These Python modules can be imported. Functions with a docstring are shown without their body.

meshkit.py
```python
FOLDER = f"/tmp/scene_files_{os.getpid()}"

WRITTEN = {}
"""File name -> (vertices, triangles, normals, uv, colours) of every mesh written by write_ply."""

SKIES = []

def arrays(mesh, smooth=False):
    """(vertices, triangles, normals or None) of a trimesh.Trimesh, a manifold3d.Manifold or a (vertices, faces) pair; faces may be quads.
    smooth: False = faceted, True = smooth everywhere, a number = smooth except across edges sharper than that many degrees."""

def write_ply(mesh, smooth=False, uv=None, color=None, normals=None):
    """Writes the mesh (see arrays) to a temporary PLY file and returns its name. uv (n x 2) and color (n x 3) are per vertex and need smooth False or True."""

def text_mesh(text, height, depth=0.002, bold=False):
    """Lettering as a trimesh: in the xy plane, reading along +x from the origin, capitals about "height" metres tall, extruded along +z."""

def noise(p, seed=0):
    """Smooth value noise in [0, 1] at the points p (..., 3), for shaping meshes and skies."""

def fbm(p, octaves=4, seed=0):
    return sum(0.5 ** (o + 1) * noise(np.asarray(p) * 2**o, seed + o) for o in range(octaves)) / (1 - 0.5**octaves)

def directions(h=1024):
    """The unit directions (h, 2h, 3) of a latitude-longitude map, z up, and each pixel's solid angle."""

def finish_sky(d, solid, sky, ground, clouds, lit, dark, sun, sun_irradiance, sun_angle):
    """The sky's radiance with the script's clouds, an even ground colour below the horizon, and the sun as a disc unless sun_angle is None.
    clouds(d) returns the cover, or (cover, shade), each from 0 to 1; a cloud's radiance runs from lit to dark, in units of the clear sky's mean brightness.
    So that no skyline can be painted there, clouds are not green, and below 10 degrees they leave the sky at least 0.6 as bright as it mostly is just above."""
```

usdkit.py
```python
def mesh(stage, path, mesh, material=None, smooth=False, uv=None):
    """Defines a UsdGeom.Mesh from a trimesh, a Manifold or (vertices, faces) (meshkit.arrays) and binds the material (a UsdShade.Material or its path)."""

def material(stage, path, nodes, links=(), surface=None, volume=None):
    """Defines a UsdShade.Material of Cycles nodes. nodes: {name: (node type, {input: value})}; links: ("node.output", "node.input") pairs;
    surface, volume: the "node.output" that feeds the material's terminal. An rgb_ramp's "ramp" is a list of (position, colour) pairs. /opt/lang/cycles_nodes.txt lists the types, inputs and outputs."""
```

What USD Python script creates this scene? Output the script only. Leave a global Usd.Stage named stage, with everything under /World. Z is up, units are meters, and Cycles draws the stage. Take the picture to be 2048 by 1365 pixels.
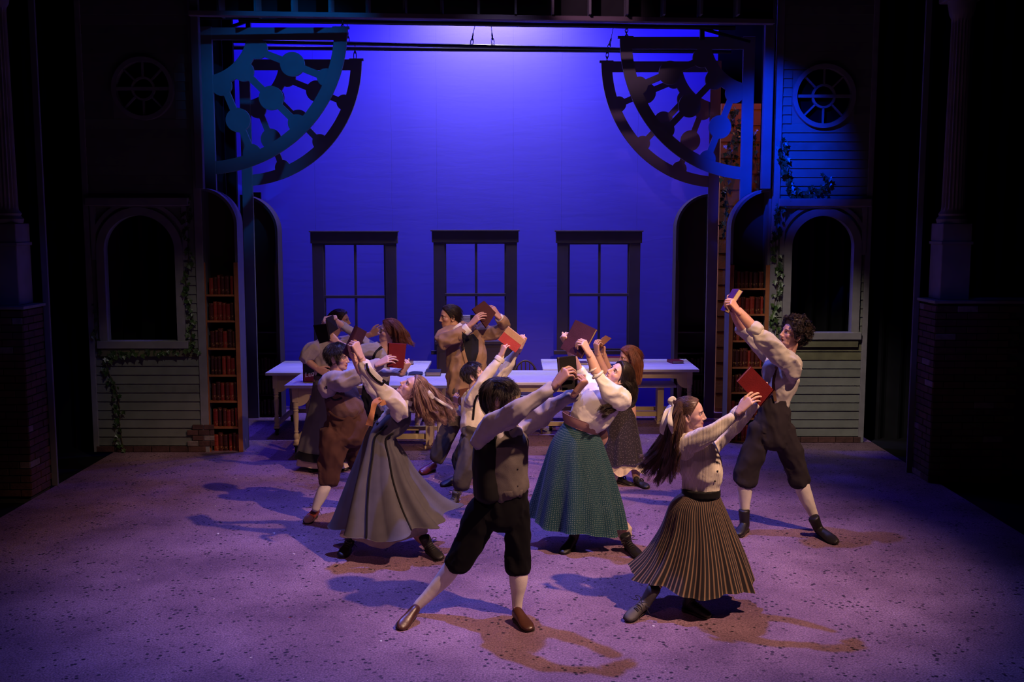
import math, random
import numpy as np, trimesh, manifold3d as m3, shapely, usdkit, meshkit
from shapely import affinity
from shapely.geometry import Polygon, Point, LineString, box as sbox
from shapely.ops import unary_union
from pxr import Usd, UsdGeom, UsdLux, Gf, Sdf

stage = Usd.Stage.CreateInMemory()
UsdGeom.SetStageUpAxis(stage, 'Z'); UsdGeom.SetStageMetersPerUnit(stage, 1.0)
UsdGeom.Xform.Define(stage, '/World'); UsdGeom.Scope.Define(stage, '/World/Looks')
PI = math.pi
# ---------------------------------------------------------------- camera
FP, CZ, HOR = 2100.0, 2.5, 445.0
PIT = math.atan((682.5 - HOR) / FP)
cp, sp = math.cos(PIT), math.sin(PIT)
cam = UsdGeom.Camera.Define(stage, '/World/camera')
cam.AddTranslateOp().Set(Gf.Vec3d(0, 0, CZ)); cam.AddRotateXOp().Set(90 - math.degrees(PIT))
cam.CreateHorizontalApertureAttr(36.0); cam.CreateVerticalApertureAttr(36.0 * 1365 / 2048)
cam.CreateFocalLengthAttr(36.0 * FP / 2048); cam.CreateClippingRangeAttr(Gf.Vec2f(0.1, 100))
cam.CreateExposureAttr(0.0)

def aim(prim, pos, to):
    d = Gf.Vec3d(*to) - Gf.Vec3d(*pos)
    up = Gf.Vec3d(0, 0, 1) if abs(d.GetNormalized()[2]) < .98 else Gf.Vec3d(0, 1, 0)
    mat = Gf.Matrix4d().SetLookAt(Gf.Vec3d(*pos), Gf.Vec3d(*to), up).GetInverse()
    UsdGeom.Xformable(prim).AddTransformOp().Set(mat)

def spot(name, pos, to, color, power, angle, soft=.5, radius=.06):
    """a theatre lantern: sphere light shaped to a cone"""
    l = UsdLux.SphereLight.Define(stage, '/World/' + name)
    l.CreateRadiusAttr(radius); l.CreateIntensityAttr(power / (4 * PI * radius * radius)); l.CreateColorAttr(Gf.Vec3f(*color))
    l.CreateNormalizeAttr(False)
    sh = UsdLux.ShapingAPI.Apply(l.GetPrim()); sh.CreateShapingConeAngleAttr(angle); sh.CreateShapingConeSoftnessAttr(soft)
    aim(l, pos, to); return l

def area(name, pos, to, w, h, color, power):
    l = UsdLux.RectLight.Define(stage, '/World/' + name)
    l.CreateWidthAttr(w); l.CreateHeightAttr(h); l.CreateIntensityAttr(power / (w * h)); l.CreateColorAttr(Gf.Vec3f(*color))
    aim(l, pos, to); return l

# ---------------------------------------------------------------- the rig: overhead, side, front and backdrop lanterns
dome = UsdLux.DomeLight.Define(stage, '/World/house_dark'); dome.CreateIntensityAttr(1.0); dome.CreateColorAttr(Gf.Vec3f(.0003, .0002, .0007))
# backdrop: saturated blue from above, a lavender hot spot at the top centre
for i, x in enumerate((-3.1, -1.35, .4, 2.0)):
    spot('backdrop_light_%d' % i, (x, 13.45, 7.0), (x * .9, 14.2, 2.8), (.08, .05, 1.0), 205, 56, 1.0, .12)
spot('backdrop_hot_spot', (-.28, 13.42, 6.1), (-.27, 14.2, 4.3), (1.0, .95, .5), 185, 62, 1.0, .12)
# blue overhead, slightly upstage: what it misses on the deck stays amber
spot('top_blue', (-.7, 8.7, 8.6), (-.1, 7.4, 0), (.19, .21, 1.0), 900, 25.5, .9, .09)
# amber from high on the right: what it misses on the deck stays blue
spot('side_amber', (4.5, 3.8, 7.8), (.4, 7.9, .4), (1.0, .58, .40), 1150, 20.5, .9, .09)
spot('front_rose', (-2.2, 0.0, 7.0), (-1.0, 7.6, .3), (1.0, .45, .62), 110, 18, .9, .09)
spot('table_blue', (-.1, 9.4, 7.4), (-.1, 12.0, .7), (.50, .46, .95), 200, 15, .7, .08)
spot('table_amber', (2.0, 0.2, 6.6), (.35, 11.4, .4), (1.0, .58, .30), 700, 8.5, .6, .08)
# scenery specials
spot('house_blue', (.9, 8.6, 5.7), (2.8, 11.8, 3.45), (.0, .035, 1.0), 1050, 11, 1.0, .06)
spot('wheel_teal', (.6, 7.4, 6.2), (-2.55, 11.6, 4.05), (.0, .20, .8), 330, 9.5, .9, .06)
spot('wheel_mauve', (-.4, 8.6, 6.0), (1.75, 13.4, 3.95), (1.0, .5, .85), 62, 8.5, .8, .06)
spot('amber_wall_light', (3.35, 12.95, 5.35), (2.95, 13.75, 3.0), (1.0, .24, .02), 11, 34, .8, .05)
spot('house_glow_right', (.6, 6.2, 6.6), (3.5, 11.8, .75), (1.0, .85, .75), 380, 8, .9, .06)
spot('house_glow_left', (-.4, 6.2, 6.6), (-3.6, 11.3, .75), (1.0, .85, .80), 85, 8, .9, .06)
spot('edge_blue_left', (1.0, 3.5, 6.5), (-4.3, 10.0, 1.6), (.03, .08, 1.0), 60, 5, .8, .06)
spot('edge_blue_right', (-1.0, 3.5, 6.5), (4.1, 10.5, 1.6), (.03, .08, 1.0), 60, 5, .8, .06)


# ---------------------------------------------------------------- helpers
def W(px, py, Y):
    """the point at stage depth Y (metres upstage of the lens) seen at this place of the photograph"""
    x, y = (px - 1024) / FP, (682.5 - py) / FP
    dy = cp + y * sp; dz = -sp + y * cp
    t = Y / dy
    return np.array([x * t, Y, CZ + dz * t])
def Fl(px, py, z=0.0):
    x, y = (px - 1024) / FP, (682.5 - py) / FP
    dz = -sp + y * cp; t = (z - CZ) / dz
    return np.array([x * t, (cp + y * sp) * t, z])
def mpp(p):
    """metres per pixel at a point"""
    return (p[1] * cp - (p[2] - CZ) * sp) / FP
V = lambda *a: np.array(a, float)
def nrm(v):
    v = np.asarray(v, float); return v / max(np.linalg.norm(v), 1e-12)

_used = {}
def numbered(parent, name):
    k = (parent, name); n = _used.get(k, 0); _used[k] = n + 1
    return name if n == 0 else f'{name}_{n:03d}'
def tag(prim, label=None, cat=None, group=None, kind=None):
    for k, v in (('label', label), ('category', cat), ('group', group), ('kind', kind)):
        if v: prim.SetCustomDataByKey(k, v)
class Thing:
    def __init__(s, name, label, cat, loc=(0, 0, 0), group=None, kind=None):
        s.path = '/World/' + numbered('/World', name); s.loc = np.array(loc, float)
        x = UsdGeom.Xform.Define(stage, s.path); x.AddTranslateOp().Set(Gf.Vec3d(*map(float, s.loc)))
        s.prim = x.GetPrim(); tag(s.prim, label, cat, group, kind)
    def part(s, name, mesh, mat, smooth=False, uv=None, label=None, kind=None, under=None, col=None):
        base = under or s.path
        p = base + '/' + numbered(base, name)
        v, f, n = meshkit.arrays(mesh, False)
        mm = usdkit.mesh(stage, p, trimesh.Trimesh(v - s.loc, f, process=False), M[mat], smooth, uv)
        if col is not None:
            UsdGeom.PrimvarsAPI(mm).CreatePrimvar('tint', Sdf.ValueTypeNames.Color3fArray, 'vertex').Set([Gf.Vec3f(*map(float, c)) for c in col])
        tag(mm.GetPrim(), label, kind=kind); return p
def single(name, label, cat, mesh, mat, smooth=False, group=None, kind=None):
    p = '/World/' + numbered('/World', name)
    v, f, _ = meshkit.arrays(mesh, False); v = np.asarray(v)
    loc = V((v[:, 0].min() + v[:, 0].max()) / 2, (v[:, 1].min() + v[:, 1].max()) / 2, v[:, 2].min())
    mm = usdkit.mesh(stage, p, trimesh.Trimesh(v - loc, f, process=False), M[mat], smooth)
    mm.AddTranslateOp().Set(Gf.Vec3d(*map(float, loc))); tag(mm.GetPrim(), label, cat, group, kind); return mm
def copy_of(src, name, loc, label, cat, group=None, rz=0, sc=None):
    p = '/World/' + numbered('/World', name)
    x = UsdGeom.Xform.Define(stage, p); x.AddTranslateOp().Set(Gf.Vec3d(*map(float, loc))); x.AddRotateZOp().Set(rz)
    if sc: x.AddScaleOp().Set(Gf.Vec3f(*sc))
    pr = x.GetPrim(); pr.GetReferences().AddInternalReference(src); pr.SetInstanceable(True)
    tag(pr, label, cat, group); return pr
def cat(*ms):
    ms = [x for x in (ms[0] if len(ms) == 1 and isinstance(ms[0], (list, tuple)) else ms)]
    return trimesh.util.concatenate([trimesh.Trimesh(*meshkit.arrays(x)[:2], process=False) for x in ms])

def bx(x0, x1, y0, y1, z0, z1, c=0.0):
    """a box, its edges chamfered by c"""
    if c <= 0:
        b = trimesh.creation.box((x1 - x0, y1 - y0, z1 - z0)); b.apply_translation(((x0 + x1) / 2, (y0 + y1) / 2, (z0 + z1) / 2)); return b
    pts = []
    for ix, X in ((1, x0), (-1, x1)):
        for iy, Y in ((1, y0), (-1, y1)):
            for iz, Z in ((1, z0), (-1, z1)):
                pts += [(X + ix * c, Y + iy * c, Z), (X + ix * c, Y, Z + iz * c), (X, Y + iy * c, Z + iz * c)]
    return trimesh.Trimesh(*meshkit.arrays(m3.Manifold.hull_points(np.array(pts)))[:2], process=False)
def bar(a, b, w, h, c=0.0, up=(0, 0, 1)):
    """a square bar from a to b, w wide and h high"""
    a, b = np.array(a, float), np.array(b, float); L = np.linalg.norm(b - a); t = (b - a) / L
    s = np.cross(t, up); s = nrm(s if np.linalg.norm(s) > 1e-6 else np.cross(t, (1, 0, 0))); u = np.cross(s, t)
    m = bx(-w / 2, w / 2, 0, L, -h / 2, h / 2, c); R = np.eye(4); R[:3, 0], R[:3, 1], R[:3, 2], R[:3, 3] = s, t, u, a
    m.apply_transform(R); return m
def loft(rings, cap=True):
    """closed skin over rings of equal length"""
    k, n = len(rings), len(rings[0]); v = np.vstack(rings); f = []
    i = np.arange(n); j = (i + 1) % n
    for r in range(k - 1):
        a, b = r * n, (r + 1) * n
        f.append(np.stack([a + i, a + j, b + j], 1)); f.append(np.stack([a + i, b + j, b + i], 1))
    if cap:
        v = np.vstack([v, rings[0].mean(0), rings[-1].mean(0)]); c0, c1 = k * n, k * n + 1
        f.append(np.stack([np.full(n, c0), j, i], 1)); b = (k - 1) * n; f.append(np.stack([np.full(n, c1), b + i, b + j], 1))
    m = trimesh.Trimesh(v, np.vstack(f), process=False)
    if cap and m.volume < 0: m.invert()
    return m
def rod(pts, r, n=8, r1=None, closed=False):
    """a round rod through points; r may be a list"""
    p = np.asarray(pts, float); k = len(p)
    t = np.gradient(p, axis=0) if not closed else np.roll(p, -1, 0) - np.roll(p, 1, 0)
    t /= np.linalg.norm(t, axis=1, keepdims=True) + 1e-12
    rr = np.full(k, r, float) if np.ndim(r) == 0 and r1 is None else (np.linspace(r, r1, k) if r1 is not None else np.asarray(r, float))
    ref = V(0, 0, 1) if abs(t[:, 2]).mean() < .8 else V(0, 1, 0.1)
    a = np.cross(t, ref); a /= np.linalg.norm(a, axis=1, keepdims=True) + 1e-12; b = np.cross(t, a)
    an = np.arange(n) * 2 * PI / n
    R = [p[q] + rr[q] * (np.cos(an)[:, None] * a[q] + np.sin(an)[:, None] * b[q]) for q in range(k)]
    if closed:
        m = loft(R + [R[0]], cap=False); return m
    return loft(R)
def lathe(prof, cx, cy, n=16):
    """turned work: profile of (radius, z)"""
    an = np.arange(n) * 2 * PI / n
    return loft([np.stack([cx + r * np.cos(an), cy + r * np.sin(an), np.full(n, z)], 1) for r, z in prof])
def sheet(poly, Y0, Y1):
    """a shape drawn in the x-z plane and cut from board between depths Y0 and Y1"""
    ms = []
    for g in getattr(poly, 'geoms', [poly]):
        if g.is_empty or g.area < 1e-6: continue
        m = trimesh.creation.extrude_polygon(g, abs(Y1 - Y0), engine='earcut')
        v = m.vertices.copy(); m.vertices = np.stack([v[:, 0], max(Y0, Y1) - v[:, 2], v[:, 1]], 1); ms.append(m)
    m = cat(ms)
    if m.volume < 0: m.invert()
    return m
def catmull(P, sub):
    P = np.asarray(P, float); n = len(P); out = []
    Q = np.vstack([2 * P[0] - P[1], P, 2 * P[-1] - P[-2]])
    for i in range(n - 1):
        p0, p1, p2, p3 = Q[i:i + 4]
        for u in np.arange(sub) / sub:
            out.append(.5 * (2 * p1 + (p2 - p0) * u + (2 * p0 - 5 * p1 + 4 * p2 - p3) * u * u + (3 * p1 - p0 - 3 * p2 + p3) * u ** 3))
    out.append(P[-1]); return np.array(out)

# ---------------------------------------------------------------- materials
M = {}
def mat(name, nodes, links, surface='p.BSDF'):
    M[name] = usdkit.material(stage, '/World/Looks/' + name, nodes, links, surface=surface); return name
def paint(name, col, rough=.6, var=.18, scale=6.0, bump=.08, bscale=40.0, metal=0.0, spec=.5, sheen=0.0):
    """a plain surface with slight unevenness of tone and relief"""
    d = tuple(max(c * (1 - var), 0) for c in col); u = tuple(min(c * (1 + var), 1) for c in col)
    return mat(name, {'tc': ('texture_coordinate', {}), 'n': ('noise_texture', {'scale': scale, 'detail': 4.0}), 'r': ('rgb_ramp', {'ramp': [(.3, d), (.7, u)]}),
        'n2': ('noise_texture', {'scale': bscale, 'detail': 3.0}), 'b': ('bump', {'strength': bump, 'distance': .01}),
        'p': ('principled_bsdf', {'roughness': rough, 'metallic': metal, 'specular_ior_level': spec, 'sheen_weight': sheen})},
        [('tc.object', 'n.vector'), ('tc.object', 'n2.vector'), ('n.fac', 'r.fac'), ('r.color', 'p.base_color'), ('n2.fac', 'b.height'), ('b.normal', 'p.normal')])
paint('black', (.012, .012, .014), .9, .2)
paint('masking', (.010, .010, .012), .95, .2, spec=.1)
paint('iron', (.03, .03, .035), .45, .2, metal=.6)
paint('chrome', (.6, .6, .62), .18, .05, metal=1.0)
paint('scenic_grey', (.15, .145, .165), .75, .12, 3.0)
paint('scenic_mauve', (.17, .125, .15), .75, .12, 3.0)
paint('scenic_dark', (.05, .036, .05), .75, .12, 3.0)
paint('window_grey', (.055, .035, .065), .7, .15, 4.0)
paint('clapboard', (.165, .17, .145), .7, .14, 5.0, .12)
paint('clapboard_b', (.145, .15, .128), .7, .18, 7.0, .12)
paint('clapboard_c', (.18, .183, .16), .7, .16, 4.0, .12)
paint('moss_board', (.125, .118, .062), .75, .25, 7.0, .12)
paint('trim_white', (.22, .205, .215), .6, .15, 6.0, .1)
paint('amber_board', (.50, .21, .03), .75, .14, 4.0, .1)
paint('brick_a', (.10, .04, .034), .85, .3, 14.0, .5)
paint('brick_b', (.075, .03, .028), .85, .3, 14.0, .5)
paint('brick_c', (.20, .15, .14), .85, .3, 14.0, .5)
paint('mortar', (.045, .038, .036), .9, .2, 10.0, .4)
paint('plinth', (.20, .17, .18), .7, .15, 5.0)
paint('shelf_wood', (.33, .105, .035), .55, .25, 5.0, .1)
paint('shelf_back', (.05, .02, .012), .8, .2)
paint('leaf_a', (.035, .075, .02), .35, .35, 20.0)
paint('leaf_b', (.06, .10, .03), .35, .35, 20.0)
paint('vine_stem', (.08, .06, .03), .7, .2)
paint('table_cream', (.62, .50, .30), .55, .1, 6.0)
paint('book_red', (.20, .012, .016), .5, .15, 12.0, .1, 120.0)
paint('book_maroon', (.075, .012, .02), .5, .2, 12.0, .1, 120.0)
paint('book_purple', (.065, .018, .045), .5, .15, 12.0, .1, 120.0)
paint('book_violet', (.10, .02, .13), .5, .15, 12.0, .1, 120.0)
paint('book_black', (.012, .009, .010), .5, .15, 12.0, .1, 120.0)
paint('book_coral', (.46, .055, .06), .5, .12, 12.0, .1, 120.0)
paint('book_tan', (.50, .30, .18), .6, .12, 12.0, .1, 120.0)
paint('book_brown', (.16, .055, .022), .5, .2, 12.0, .1, 120.0)
paint('book_navy', (.03, .03, .075), .5, .2, 12.0, .1, 120.0)
paint('gold_print', (.55, .30, .08), .4, .2, metal=.5)
paint('chair_wood', (.06, .03, .022), .45, .2)
paint('paper', (.7, .68, .62), .7, .08)
mat('page_edge', {'tc': ('texture_coordinate', {}), 'mp': ('mapping', {'scale': (1, 1, 1)}), 'w': ('wave_texture', {'scale': 160.0, 'distortion': 1.5}), 'r': ('rgb_ramp', {'ramp': [(0, (.42, .30, .16)), (1, (.66, .52, .32))]}), 'p': ('principled_bsdf', {'roughness': .8})},
    [('tc.object', 'w.vector'), ('w.fac', 'r.fac'), ('r.color', 'p.base_color')])
# white-washed table top with brushed grain along its length
mat('table_white', {'tc': ('texture_coordinate', {}), 'mp': ('mapping', {'scale': (1.2, 26, 26)}), 'n': ('noise_texture', {'scale': 1.6, 'detail': 5.0}), 'r': ('rgb_ramp', {'ramp': [(.3, (.60, .58, .60)), (.7, (.78, .76, .78))]}), 'b': ('bump', {'strength': .15, 'distance': .01}), 'p': ('principled_bsdf', {'roughness': .5})},
    [('tc.object', 'mp.vector'), ('mp.vector', 'n.vector'), ('n.fac', 'r.fac'), ('r.color', 'p.base_color'), ('n.fac', 'b.height'), ('b.normal', 'p.normal')])
# concrete-painted deck: mottled, pocked with dark pits, flecked with pale specks
mat('deck', {'g': ('geometry', {}),
    'n1': ('noise_texture', {'scale': 1.1, 'detail': 6.0, 'roughness': .62}), 'r1': ('rgb_ramp', {'ramp': [(.3, (.14, .08, .125)), (.5, (.24, .145, .20)), (.7, (.35, .225, .29))]}),
    'n4': ('noise_texture', {'scale': 90.0, 'detail': 2.0}), 'r4': ('rgb_ramp', {'ramp': [(.34, (.55, .52, .55)), (.62, (1.25, 1.2, 1.2))]}), 'mx4': ('mix_color', {'blend_type': 'multiply', 'fac': 1.0}),
    'v': ('voronoi_texture', {'scale': 22.0, 'randomness': 1.0}), 'rv': ('rgb_ramp', {'ramp': [(.0, (1, 1, 1)), (.20, (1, 1, 1)), (.30, (0, 0, 0))]}),
    'n2': ('noise_texture', {'scale': 5.0, 'detail': 4.0}), 'r2': ('rgb_ramp', {'ramp': [(.44, (.1, .1, .1)), (.56, (1, 1, 1))]}), 'mm': ('math', {'math_type': 'multiply'}),
    'mx': ('mix_color', {'blend_type': 'mix', 'b': (.03, .018, .03)}),
    'v2': ('voronoi_texture', {'scale': 17.0, 'randomness': 1.0}), 'rw': ('rgb_ramp', {'ramp': [(.0, (1, 1, 1)), (.045, (1, 1, 1)), (.07, (0, 0, 0))]}),
    'mx2': ('mix_color', {'blend_type': 'mix', 'b': (.55, .42, .50)}),
    'bm': ('bump', {'strength': .35, 'distance': .004}), 'p': ('principled_bsdf', {'roughness': .62, 'specular_ior_level': .35})},
    [('g.position', 'n1.vector'), ('g.position', 'n2.vector'), ('g.position', 'n4.vector'), ('g.position', 'v.vector'), ('g.position', 'v2.vector'), ('n1.fac', 'r1.fac'), ('n4.fac', 'r4.fac'), ('r1.color', 'mx4.a'), ('r4.color', 'mx4.b'),
     ('v.distance', 'rv.fac'), ('n2.fac', 'r2.fac'), ('rv.color', 'mm.value1'), ('r2.color', 'mm.value2'), ('mm.value', 'mx.fac'), ('mx4.result', 'mx.a'),
     ('v2.distance', 'rw.fac'), ('rw.color', 'mx2.fac'), ('mx.result', 'mx2.a'), ('mx2.result', 'p.base_color'), ('n4.fac', 'bm.height'), ('bm.normal', 'p.normal')])
# seamless muslin of the backdrop, faint creases
mat('muslin', {'g': ('geometry', {}), 'mp': ('mapping', {'scale': (.9, .9, 5.0), 'rotation': (0, 0.25, 0)}), 'n': ('noise_texture', {'scale': 2.2, 'detail': 5.0, 'distortion': .6}), 'b': ('bump', {'strength': .035, 'distance': .05}), 'p': ('principled_bsdf', {'base_color': (.11, .088, .72), 'roughness': .9, 'specular_ior_level': .1})},
    [('g.position', 'mp.vector'), ('mp.vector', 'n.vector'), ('n.fac', 'b.height'), ('b.normal', 'p.normal')])
mat('dark_glass', {'p': ('principled_bsdf', {'base_color': (.004, .004, .006), 'roughness': .25})}, [])

# ================================================================ the setting
rng = random.Random(7)
YL, YR, YB, YC = 11.3, 11.8, 13.35, 14.2        # house flats at either side, upstage units, backdrop
t = Thing('floor', 'purple-lit stage deck painted as worn speckled concrete', None, (0, 0, 0), kind='structure')
t.part('deck', bx(-4.36, 4.12, 4.2, 14.9, -.06, 0, .004), 'deck'); t.part('understage', bx(-12, 12, -1, 16, -.5, -.06), 'masking')
t = Thing('wall_back', 'black upstage wall behind the backdrop', None, (0, 15, 0), kind='structure'); t.part('panel', bx(-9, 9, 15, 15.2, -.06, 7), 'masking')
# backdrop
n = 60; xs = np.linspace(-3.75, 2.72, n); zs = np.linspace(0.0, 5.9, 40)
gx, gz = np.meshgrid(xs, zs)
gy = YC + .006 * np.sin(gx * 3.1 + .6 * gz) + .010 * (meshkit.fbm(np.stack([gx * .9, gz * .5, gx * 0], -1), 3, 5) - .5)
v = np.stack([gx, gy, gz], -1).reshape(-1, 3); i, j = np.meshgrid(np.arange(39), np.arange(n - 1), indexing='ij'); a = (i * n + j).ravel()
q = np.stack([a, a + 1, a + n + 1, a + n], 1); f = np.vstack([q[:, [0, 1, 2]], q[:, [0, 2, 3]]]); N = len(v)
th = Thing('backdrop', 'tall blue-lit seamless cloth hung across the back of the stage', 'backdrop', (0, YC, 0))
th.part('cloth', trimesh.Trimesh(np.vstack([v, v + [0, .004, 0]]), np.vstack([f, f[:, ::-1] + N]), process=False), 'muslin', True)
th.part('hem_pipe', rod([(-3.75, YC + .03, .03), (2.72, YC + .03, .03)], .02), 'iron')

# ---- black wings
def drape(name, label, x0, x1, Y, z1, folds, z0=-.06):
    x = np.linspace(x0, x1, folds * 8 + 1); y = Y + .05 * np.cos(np.arange(len(x)) * 2 * PI / 8)
    poly = [(a, b) for a, b in zip(x, y)] + [(a, b + .02) for a, b in zip(x[::-1], y[::-1])]
    m = trimesh.creation.extrude_polygon(Polygon(poly), z1 - z0, engine='earcut'); m.apply_translation((0, 0, z0))
    single(name, label, 'curtain', m, 'masking')
drape('black_curtain', 'black masking curtain in the dark gap left of the left house front', -9, -4.4, 11.75, 6.2, 22)
drape('black_curtain', 'black masking curtain in the dark gap right of the right house front', 4.0, 9, 12.3, 6.2, 22)
drape('black_curtain', 'black curtain hanging behind the left round-topped house window', -5.2, -3.25, 12.0, 6.2, 9)
drape('black_curtain', 'black curtain hanging behind the right round-topped house window', 2.95, 4.6, 12.6, 6.2, 9)
x0, x1 = W(392, 200, 13.0)[0], W(468, 200, 13.0)[0]
single('black_flat', 'tall narrow black masking flat behind the left front quarter wheel', 'flat', bx(x0 - .6, x1, 13.0, 13.06, 0, 5.6), 'masking')

# ---- house fronts
def ring(c, r0, r1, a0=0, a1=2 * PI, n=48):
    an = np.linspace(a0, a1, n)
    return Polygon([(c[0] + r1 * math.cos(x), c[1] + r1 * math.sin(x)) for x in an] + [(c[0] + r0 * math.cos(x), c[1] + r0 * math.sin(x)) for x in an[::-1]])
def plank_row(t, Y, x0, x1, z, h, holes, mats, depth=.018):
    """one clapboard course, cut where a window stands"""
    spans = [(x0, x1)]
    for hx0, hx1, hz0, hz1 in holes:
        if z + h > hz0 and z < hz1:
            spans = [s for a, b in spans for s in ((a, min(b, hx0)), (max(a, hx1), b)) if s[1] - s[0] > .02]
    for a, b in spans:
        v = np.array([(x, y, zz) for x in (a, b) for y, zz in ((Y - depth, z), (Y, z), (Y - .004, z + h - .002), (Y, z + h - .002))])
        t.part('plank', m3.Manifold.hull_points(v), rng.choice(mats))
def leaf(p, s, rg, face=(0, -1, 0)):
    """one ivy leaf: five lobes, a folded midrib"""
    o = V(*p); f = nrm(V(*face) + V(rg.uniform(-.5, .5), 0, rg.uniform(-.2, .7))); d = nrm(V(rg.uniform(-.7, .7), 0, -1)); d = nrm(d - f * d.dot(f)); w = np.cross(f, d)
    out = [(0, -.1), (.34, -.32), (.30, .05), (.62, .22), (.30, .42), (0, 1.0), (-.30, .42), (-.62, .22), (-.30, .05), (-.34, -.32)]
    top = [o + s * (a * w + b * d) + f * s * (.16 * abs(a) if b > 0 else .02) for a, b in out]
    v = np.array(top + [x - f * .0025 for x in top]); k = len(out)
    fc = [(0, q, q + 1) for q in range(1, k - 1)] + [(k, k + q + 1, k + q) for q in range(1, k - 1)] + [x for q in range(k) for x in ((q, k + q, k + (q + 1) % k), (q, k + (q + 1) % k, (q + 1) % k))]
    return trimesh.Trimesh(v, fc, process=False)
def ivy(label, pts, Y, n, seed, size=.05, spread=.05):
    """a trailing vine along pixel points on the front of a flat at depth Y"""
    rg = random.Random(seed); P = catmull([W(x, y, Y - .03) for x, y in pts], 6)
    t = Thing('ivy_vine', label, 'ivy', P[-1]); t.part('stem', rod(P + np.random.RandomState(seed).normal(0, .006, P.shape) * [1, 0, 1], .005, 5), 'vine_stem')
    for k in range(n):
        u = (k + rg.random()) / n * (len(P) - 1); i = int(u); p = P[i] + (P[min(i + 1, len(P) - 1)] - P[i]) * (u - i)
        t.part('leaf', leaf(p + V(rg.uniform(-spread, spread), -.012 - rg.random() * .03, rg.uniform(-spread, spread)), size * rg.uniform(.7, 1.25), rg), rg.choice(('leaf_a', 'leaf_b')))

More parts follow.
